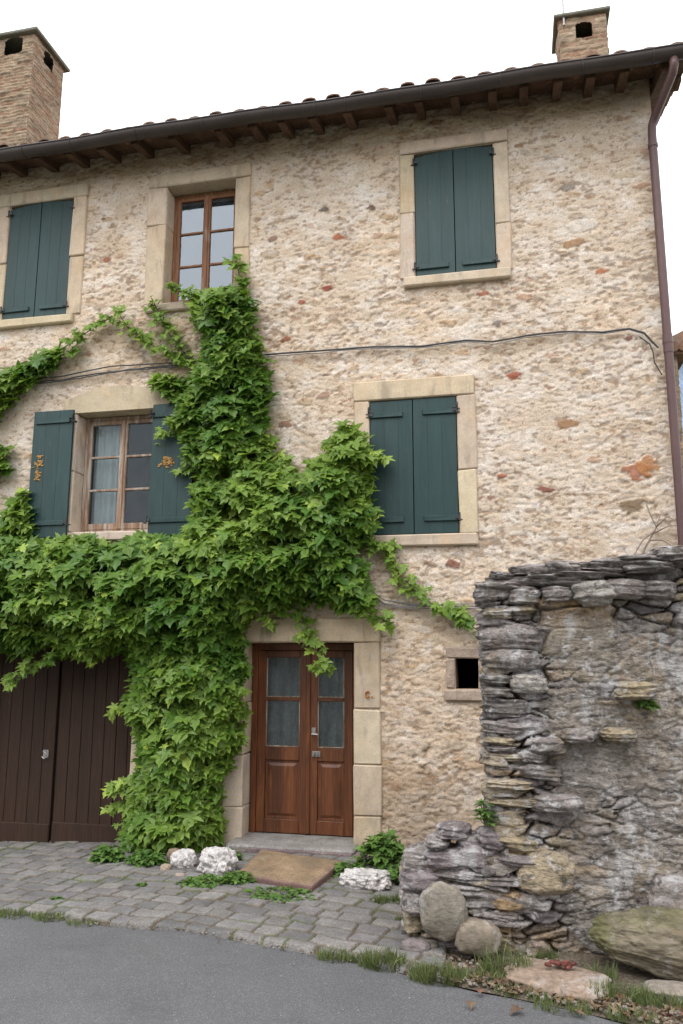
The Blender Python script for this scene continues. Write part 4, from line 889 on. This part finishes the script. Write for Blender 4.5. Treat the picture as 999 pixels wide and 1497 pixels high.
# ---- loose stones
def rock(name, px, py, w_, h_, dep, mat, col, label, cat='stone', seed=1, boxy=.85, amp=.12, tilt=0, rot=0, group=None, sink=.12, res=16, moss=False, fq=2.2, bottom=None):
    x, y, z = at_ground(px, py); mb = MB()
    blob(mb, (0, 0, h_*(.5-sink)), (w_, dep, h_), seed, boxy, amp, col, rot, tilt, res, .14, fq)
    if moss:
        V = np.concatenate(mb.v); Cc = np.concatenate(mb.c); hh = V[:, 2]/h_
        nz = fbm3(V*9, 3)-.5; k = .55*sst(-.36, -.47, V[:, 0]/w_+.22*nz)+.35*sst(.74, .92, hh+.35*nz)*sst(.3, -.1, V[:, 0]/w_); k = np.clip(k, 0, 1)[:, None]
        mb.c = [Cc*(1-k)+lin((98, 104, 48))*.6*k]
    mb.smooth = True; o = mb.build(name, mat); o.location = (x, y+dep*.5*0+dep*.35, z); tag(o, label, cat, group); return o
rock('white_stone', 264, 1272, .24, .19, .2, M['white'], (.6,)*3, 'smaller rounded white quartz stone at the foot of the vine', seed=3, amp=.20, fq=3, res=26)
rock('white_stone', 314, 1281, .36, .25, .24, M['white'], (.6,)*3, 'larger jagged white quartz stone between the vine and the slab', seed=9, amp=.30, fq=3.2, res=30, tilt=-.15)
rock('small_stone', 240, 1276, .11, .08, .1, M['stone'], lin((176, 158, 140))*.7, 'small pinkish pebble left of the white quartz stones', seed=5)
rock('small_stone', 252, 1262, .14, .15, .12, M['stone'], lin((150, 132, 112))*.7, 'brown stone half behind the smaller white quartz stone', seed=6)
rock('small_stone', 262, 1285, .10, .05, .08, M['stone'], lin((180, 160, 148))*.7, 'flat pale pebble in front of the white quartz stones', seed=7)
rock('white_stone', 532, 1304, .42, .17, .26, M['white'], (.6,)*3, 'long pinkish white pitted stone right of the slab', seed=15, amp=.24, fq=4.5, res=30, boxy=.75)
rs = rock('round_stone', 648, 1376, .315, .365, .15, M['stone'], lin((140, 132, 120))*.72, 'upright round grey brown stone leaning on the broken wall end', seed=21, boxy=.92, amp=.13, tilt=.2, sink=.0)
rs.location = (at_wall(648, 1340, -2.58)[0], -2.60, at_wall(648, 1374, -2.60)[1]-.01)
rs = rock('oval_stone', 698, 1394, .29, .21, .2, M['stone'], lin((142, 130, 116))*.72, 'squat rounded brown stone right of the upright round one', seed=23, boxy=.72, amp=.15, sink=.05)
rs.location = (at_wall(698, 1340, -2.60)[0], -2.60, at_wall(698, 1392, -2.60)[1])
rock('boulder', 1020, 1446, 1.16, .40, .46, M['mossrock'], lin((136, 126, 108))*.66, 'big long boulder with green moss at the foot of the grey wall', 'boulder', seed=33, boxy=1.0, amp=.15, fq=3.4, tilt=-.05, sink=.03, res=72, moss=True, rot=-.08)
rock('flat_stone', 815, 1452, .62, .10, .42, M['stone'], lin((156, 136, 120))*.75, 'flat pinkish stone set in the verge below the grey wall', seed=41, boxy=.6, amp=.12, sink=.35, rot=-.35)
rock('small_stone', 705, 1402, .15, .06, .1, M['stone'], lin((126, 106, 112))*.7, 'small purple stone below the squat brown stone', seed=43)
rock('small_stone', 607, 1396, .20, .09, .14, M['stone'], lin((140, 130, 128))*.7, 'grey stone at the kerb below the broken wall end', seed=44)
rock('small_stone', 628, 1392, .12, .07, .1, M['stone'], lin((150, 142, 130))*.7, 'small grey stone left of the kerb grass, under the round stone', seed=47)
rock('small_stone', 755, 1395, .16, .07, .1, M['stone'], lin((140, 130, 124))*.7, 'grey stone among grass at the foot of the quoins', seed=45)
rock('flat_stone', 985, 1462, .3, .08, .2, M['stone'], lin((150, 140, 128))*.75, 'pale flat stone in the verge under the boulder', seed=46, boxy=.6, sink=.3)
x, y, z = at_ground(822, 1418, .07); mb = MB()
for i in range(11): blob(mb, (random.gauss(0, .035), random.gauss(0, .02), .02+random.uniform(-.01, .01)), (.045, .03, .02), 950+i, .7, .25, lin((138, 82, 74))*.6*random.uniform(.7, 1.2), random.random()*3, res=5)
mb.smooth = True; o = mb.build('brick_shards', M['stone']); o.location = (x, y+.02, z+.075); tag(o, 'crumbled red brick pieces lying on the flat pinkish stone', 'brick pieces')

# slab before the step
A = [at_ground(345, 1290), at_ground(456, 1308), at_ground(494, 1280), at_ground(392, 1262)]
mb = MB(); h_ = .095; base = [np.array((a[0], a[1], -.02)) for a in A]
base[3] = np.array((-2.50, -.50, -.02)); base[2] = np.array((-1.64, -.74, -.02))
n = 18; s_ = np.linspace(0, 1, n); P = np.zeros((n, n, 3)); cc = np.zeros((n, n, 3))
for i, u in enumerate(s_):
    for j, v in enumerate(s_):
        p = (base[0]*(1-u)+base[1]*u)*(1-v)+(base[3]*(1-u)+base[2]*u)*v; ed = min(u, 1-u, v, 1-v)
        P[i, j] = p+np.array((0, 0, h_+.012*(float(fbm(np.array(u*5), np.array(v*4), 7))-.5)+(-.012 if ed == 0 else 0)+.02*v))
        k = float(sst(0, .06, ed)); cc[i, j] = lin((140, 116, 104))*(1-k)+lin((156, 133, 106))*k
mb.grid(P, cc*.72)
bd = [(i, 0) for i in range(n)]+[(n-1, j) for j in range(1, n)]+[(i, n-1) for i in range(n-2, -1, -1)]+[(0, j) for j in range(n-2, 0, -1)]
rim = np.array([P[i, j] for i, j in bd]+[P[bd[0]]]); lowr = rim.copy(); lowr[:, 2] = -.05; rim2 = rim+np.array((0, 0, -.012)); c_ = rim[:-1].mean(0); out_ = (rim-c_)*[1, 1, 0]; rim2 += out_*.012; lowr += out_*.012
side = np.stack([rim, rim2, lowr], 1); mb.grid(side, np.tile(lin((132, 104, 98))*.72, (side.shape[0]*3, 1)), flip=True)
o = mb.build('stone_slab', M['slab']); tag(o, 'thick ochre stone slab lying in front of the front doorstep', 'slab')

# ================================================================== SMALL PLANTS
def tuft(px, py, w_, h_, n, label, seed, name='grass_tuft', group='grass tufts along the road edge', mat='grass', up=.0, dark=0.0, dy=0.0, thin=1.0):
    r_ = np.random.default_rng(seed); x, y, z = at_ground(px, py, up); mb = MB(); Vs = []; Fs = []; Cs = []
    n = int(n*.75)
    for i in range(n):
        a = r_.random()*6.28; rr = math.sqrt(r_.random()); bx = rr*math.cos(a)*w_*.5; by = rr*math.sin(a)*w_*.28; lean = r_.normal(0, .45); la = r_.random()*6.28
        L = h_*r_.uniform(.25, 1.15)*(1-.35*rr); bw = .0038*r_.uniform(.6, 1.4)*thin; dx, dy_ = math.cos(la)*abs(lean)*L, math.sin(la)*abs(lean)*L; ca, sa = math.cos(a), math.sin(a)
        m_ = len(Vs); pts = [(0, 0, -.01), (dx*.3, dy_*.3, L*.5), (dx, dy_, L*.92)]
        Vs += [(bx+pts[0][0]-ca*bw, by+pts[0][1]-sa*bw, 0-.01), (bx+pts[0][0]+ca*bw, by+pts[0][1]+sa*bw, -.01), (bx+pts[1][0]+ca*bw*.8, by+pts[1][1]+sa*bw*.8, pts[1][2]), (bx+pts[1][0]-ca*bw*.8, by+pts[1][1]-sa*bw*.8, pts[1][2]), (bx+pts[2][0], by+pts[2][1], pts[2][2])]
        Fs += [(m_, m_+1, m_+2, m_+3), (m_+3, m_+2, m_+4)]; c = float(np.clip(r_.normal(.4-dark, .22), 0, 1)); Cs += [(c, c, c)]*5
    mb.add(Vs, Fs, Cs); o = mb.build(name, M[mat]); o.location = (x, y+dy, z+up); tag(o, label, 'grass tuft', group); return o
tuft(25, 1335, .42, .05, 320, 'low grass strip growing in the kerb line at the far left', 1, thin=1.2)
tuft(75, 1341, .34, .05, 260, 'low grass strip in the kerb line, second from the left', 2, thin=1.2)
tuft(122, 1349, .28, .035, 160, 'sparse grass strip in the kerb line right of the two denser strips', 3)
tuft(490, 1400, .26, .08, 260, 'small grass tuft at the corner of the cobbled pavement', 4)
tuft(560, 1411, .32, .14, 520, 'bushy grass tuft on the kerb left of the broken wall end', 5)
tuft(640, 1430, .36, .13, 640, 'dense dome of grass at the road edge below the round stone', 6)
tuft(522, 1404, .12, .05, 80, 'tiny grass tuft between the two kerb tufts', 14)
tuft(738, 1424, .34, .26, 260, 'tall thin grass at the foot of the grey wall corner', 7)
tuft(708, 1432, .34, .09, 300, 'brownish low grass between the dome of grass and the tall grass', 8)
tuft(800, 1402, .16, .10, 160, 'small grass tuft at the wall foot above the flat stone', 9)
tuft(765, 1452, .34, .06, 240, 'low weedy grass along the left side of the flat stone', 10)
tuft(825, 1472, .36, .06, 260, 'low weedy grass in front of the flat stone at the road edge', 11)
tuft(905, 1462, .36, .14, 420, 'grass tuft in front of the mossy boulder', 12)
tuft(975, 1472, .34, .10, 380, 'grass tuft in the bottom right corner of the verge', 13)
tuft(880, 1430, .18, .14, 120, 'wispy grass under the mossy end of the boulder', 15)
tuft(925, 1488, .3, .07, 240, 'low grass at the road edge below the boulder', 16)
tuft(572, 1322, .30, .10, 620, 'moss like green cushion beside the pitted white stone', 17, dark=.15)
tuft(590, 1350, .14, .09, 120, 'thin grass at the left foot of the broken wall end', 18)
tuft(545, 1296, .2, .06, 150, 'short grass behind the pitted white stone', 19, dark=.1)
def bush(name, px, py, w_, h_, n, s0, s1, label, seed, mat='weed', cat='plant', up=0.0, dy=0.0, dep=.6, group=None, spread=1.0):
    r_ = np.random.default_rng(seed); x, y, z = at_ground(px, py, up); a = r_.random(n)*6.28; rr = np.sqrt(r_.random(n)); hz = r_.random(n)**.8
    P = np.stack([rr*np.cos(a)*w_*.5*(1-.35*hz), rr*np.sin(a)*w_*.5*dep*(1-.3*hz), hz*h_*(1-.45*rr**2)+.01], 1)
    T = np.stack([np.cos(a)*spread, np.sin(a)*spread, r_.normal(-.05, .35, n)], 1); Nn = np.stack([np.cos(a)*.3+r_.normal(0, .25, n), np.sin(a)*.3+r_.normal(0, .25, n), np.ones(n)], 1)
    S = r_.uniform(s0, s1, n); mb = MB(); leaves_mesh(mb, P, T, Nn, S, np.clip(r_.normal(.4, .22, n), 0, 1))
    root = empty(name, (x, y+dy, z+up), label, cat, group)
    fo = mb.build('foliage', M[mat], root); m2 = MB()
    for i in range(0, min(n, 40)): m2.tube([(P[i, 0]*.2, P[i, 1]*.2, -.01), (P[i, 0]*.7, P[i, 1]*.7, P[i, 2]*.7), tuple(P[i])], .003, 4)
    m2.build('stem', M['weed2'], root); return root
M['weed2'] = surf('weed_stem', (.10, .13, .05), .8, 30, bump=0)
bush('weed_plant', 555, 1278, .52, .32, 170, .06, .12, 'leafy green weed growing against the wall right of the doorstep', 51, dy=.18)
bush('weed_plant', 588, 1300, .3, .16, 110, .03, .07, 'low small leaved weed behind the green moss cushion', 52, dy=.1)
bush('weed_plant', 148, 1266, .36, .16, 130, .05, .09, 'feathery weed at the foot of the dark garage door', 53, dy=.12)
bush('weed_plant', 205, 1270, .45, .14, 140, .04, .09, 'low weed under the left side of the vine foot', 54, dy=.1)
bush('weed_plant', 300, 1296, .52, .08, 170, .03, .055, 'creeping weed in front of the larger white quartz stone', 55)
bush('weed_plant', 350, 1292, .42, .09, 160, .03, .055, 'creeping weed between the larger quartz stone and the slab', 56)
bush('weed_plant', 410, 1312, .75, .05, 210, .025, .045, 'creeping weed along the front edge of the ochre slab', 57)
bush('weed_plant', 507, 1286, .4, .12, 150, .035, .06, 'small weed between the ochre slab and the pitted white stone', 58, dy=.1)
bush('weed_plant', 335, 1262, .22, .12, 70, .03, .06, 'small weed at the left end of the doorstep', 59, dy=.05)
bush('weed_plant', 208, 1297, .1, .03, 24, .02, .04, 'tiny weed sprouting between the cobbles left of the quartz stones', 60)
bush('weed_plant', 82, 1318, .12, .03, 30, .02, .04, 'tiny weed in a cobble joint above the kerb grass strip', 61)
# weeds rooted in the grey wall
def wallweed(px, py, Y, w_, h_, n, label, seed):
    x, z = at_wall(px, py, Y); r = bush('wall_weed', 700, 1300, w_, h_, n, .03, .06, label, seed, group='weeds rooted in the grey wall'); r.location = (x, Y, z)
wallweed(946, 1036, -2.36, .12, .07, 40, 'tiny weed tuft rooted high in the face of the grey wall', 71)
wallweed(712, 1205, -2.45, .16, .16, 60, 'green weed in the notch between broken end and quoins', 72)
wallweed(898, 838, -2.30, .10, .05, 20, 'small weed under the coping of the grey wall', 73)

# fallen leaves
LCOL = [(122, 98, 76), (136, 110, 80), (104, 84, 68), (152, 134, 106), (130, 92, 78)]
spots = [(688, 1470, 'on the road below the dome of grass'), (750, 1456, 'beside the flat stone'), (760, 1478, 'on the road left of the low weedy grass'), (530, 1392, 'at the cobble corner by the kerb tuft'), (700, 1452, 'by the brownish low grass'), (842, 1484, 'at the road edge under the flat stone'), (415, 1388, 'at the kerb below the slab'), (664, 1440, 'at the foot of the dome of grass')]
def dead_leaf(i, x, y, z, lab):
    mb = MB(); a = random.random()*6.28; s_ = random.uniform(.035, .075)
    P = np.array([[0, 0, .008]]); T = np.array([[math.cos(a), math.sin(a), .1]]); leaves_mesh(mb, P, T, np.array([[.2*random.random(), .1, 1.]]), np.array([s_]), np.array([.5]), .5)
    mb.c = [np.tile(lin(LCOL[i % 5])*.75, (len(LV), 1))]; o = mb.build('fallen_leaf', M['dead']); o.location = (x, y, z+.01); tag(o, lab, 'fallen leaf', 'dead leaves on the ground')
for i, (px, py, lab) in enumerate(spots):
    x, y, z = at_ground(px, py); dead_leaf(i, x, y, z, 'single curled brown leaf lying '+lab)
mb = MB(); r_ = np.random.default_rng(5); n = 420
xs_ = r_.uniform(-.6, 1.4, n); ys_ = kerb(xs_)+.03+np.abs(r_.normal(0, .16, n)); P = np.stack([xs_, ys_, np.full(n, .022)], 1); a = r_.random(n)*6.28
leaves_mesh(mb, P, np.stack([np.cos(a), np.sin(a), r_.normal(0, .2, n)], 1), np.stack([r_.normal(0, .4, n), r_.normal(0, .4, n), np.ones(n)], 1), r_.uniform(.015, .05, n), np.full(n, .5), .5)
ci = r_.integers(0, 5, n); mb.c = [np.repeat(np.array([lin(LCOL[k])*.7 for k in ci]), len(LV), 0)]
tag(mb.build('leaf_litter', M['dead']), 'brown leaf litter and crumbs on the verge', 'leaf litter', kind='stuff')
mb = MB()
for i in range(900):
    x = r_.uniform(-.7, 1.6); y = float(kerb(x))+abs(r_.normal(0, .22))+.01; s_ = r_.uniform(.008, .035)
    blob(mb, (x, y, .012), (s_, s_*.8, s_*.6), i, .85, .2, lin((150, 138, 124))*.7*r_.uniform(.6, 1.25), r_.random()*3, res=3)
for i in range(500):
    x = r_.uniform(-6.5, -.5); y = float(kerb(x))+r_.normal(0, .03)-.01; s_ = r_.uniform(.006, .02)
    blob(mb, (x, y, float(gz(x))+.006), (s_, s_*.8, s_*.6), i, .85, .2, lin((140, 130, 118))*.7*r_.uniform(.6, 1.25), r_.random()*3, res=3)
for i in range(120):
    x = r_.uniform(-4, 1); y = float(kerb(x))-r_.random()*1.6; s_ = r_.uniform(.004, .012)
    blob(mb, (x, y, float(gz(x))-.006), (s_, s_*.8, s_*.6), i, .85, .2, lin((176, 166, 150))*.7*r_.uniform(.6, 1.25), r_.random()*3, res=3)
tag(mb.build('gravel', M['stone']), 'loose grit and small gravel along the road edge', 'gravel', kind='stuff')

# dry stems by the downpipe
mb = MB(); r2 = random.Random(4)
def tw(pts, r0): mb.tube(pts, [r0*(1-.7*i/(len(pts)-1)) for i in range(len(pts))], 5)
A = [at_wall(*p, -.08) for p in [(930, 835), (944, 800), (958, 775), (966, 752)]]; tw([(x, -.07, z) for x, z in A], .014)
for seq in ([(958, 775), (940, 790), (925, 815)], [(955, 780), (975, 770), (990, 768)], [(950, 790), (968, 790), (985, 800), (1000, 795)], [(945, 738), (952, 755), (962, 775)], [(960, 770), (975, 755), (985, 760)], [(975, 800), (960, 815), (935, 830)]):
    A = [at_wall(*p, -.08) for p in seq]; tw([(x, -.075-.03*r2.random(), z) for x, z in A], .009)
mb.smooth = True; tag(mb.build('dry_vine', M['twig']), 'dead leafless vine stems beside the foot of the downpipe above the grey wall', 'dry vine')

# ================================================================== BEYOND THE RIGHT CORNER
ax = empty('stone_annex', (2.0, 2.0, 0), 'narrow strip of a lower stone building behind the downpipe', 'building')
mb = MB(); masonry_box(mb, 1.675, 1.775, .25, 4.0, -.2, 5.12, 83, .09, .1); part(mb, 'wall', M['brick'], ax)
mb = MB()
for k in range(2): mb.tube([(1.73+.10*k, .12, 5.15), (1.73+.10*k, 4.1, 5.6)], .055, 10)
mb.box(1.68, 1.88, .16, 4.1, 5.08, 5.12); part(mb, 'roof', M['tile'], ax)
bh = empty('blue_building', (5.0, 11.0, 0), 'pale blue rendered building glimpsed past the downpipe', 'building')
mb = MB(); mb.box(3.3, 9.5, 11, 17, -.2, 9.0); part(mb, 'wall', M['bluehouse'], bh)
mb = MB(); mb.prism([(3.0, 9.0), (9.8, 9.0), (6.4, 10.6)], 10.7, 17.3); part(mb, 'roof', M['tile'], bh)
for z in (5.2, 7.0):
    mb = MB(); mb.box(4.15, 5.25, 10.96, 11.02, z, z+1.3); o = part(mb, 'window', M['whitepaint'], bh)
    m2 = MB(); m2.box(4.28, 4.68, 10.94, 10.965, z+.1, z+1.2); m2.box(4.74, 5.14, 10.94, 10.965, z+.1, z+1.2); part(m2, 'pane', M['darkpaint'], o)

# ================================================================== ACROSS THE ROAD (unseen, added behind the camera for the lower panes to mirror)
oh = empty('added_house_opposite', (0, -19, 0), 'unseen grey brown house added across the road behind the viewpoint, mirrored in the lower panes', 'house')
mb = MB(); mb.box(-13, 9, -27, -19, -.4, 8.6, (.30, .26, .21)); part(mb, 'wall', M['facade'], oh)
mb = MB(); mb.prism([(-27.5, 8.55), (-18.4, 8.55), (-23, 11.2)], -13.4, 9.4, (.2, .12, .09)); o = part(mb, 'roof', M['tile'], oh)
for v in o.data.vertices: v.co = (v.co.y, v.co.x, v.co.z)
for x in (-10, -6, -2, 2, 6):
    for z in (1.0, 4.4):
        mb = MB(); mb.box(x, x+1.1, -18.98, -18.9, z, z+1.6); o = part(mb, 'window', M['oak'], oh)
        m2 = MB(); m2.box(x+.08, x+.5, -18.895, -18.885, z+.1, z+1.5); m2.box(x+.6, x+1.02, -18.895, -18.885, z+.1, z+1.5); part(m2, 'pane', M['darkpaint'], o)
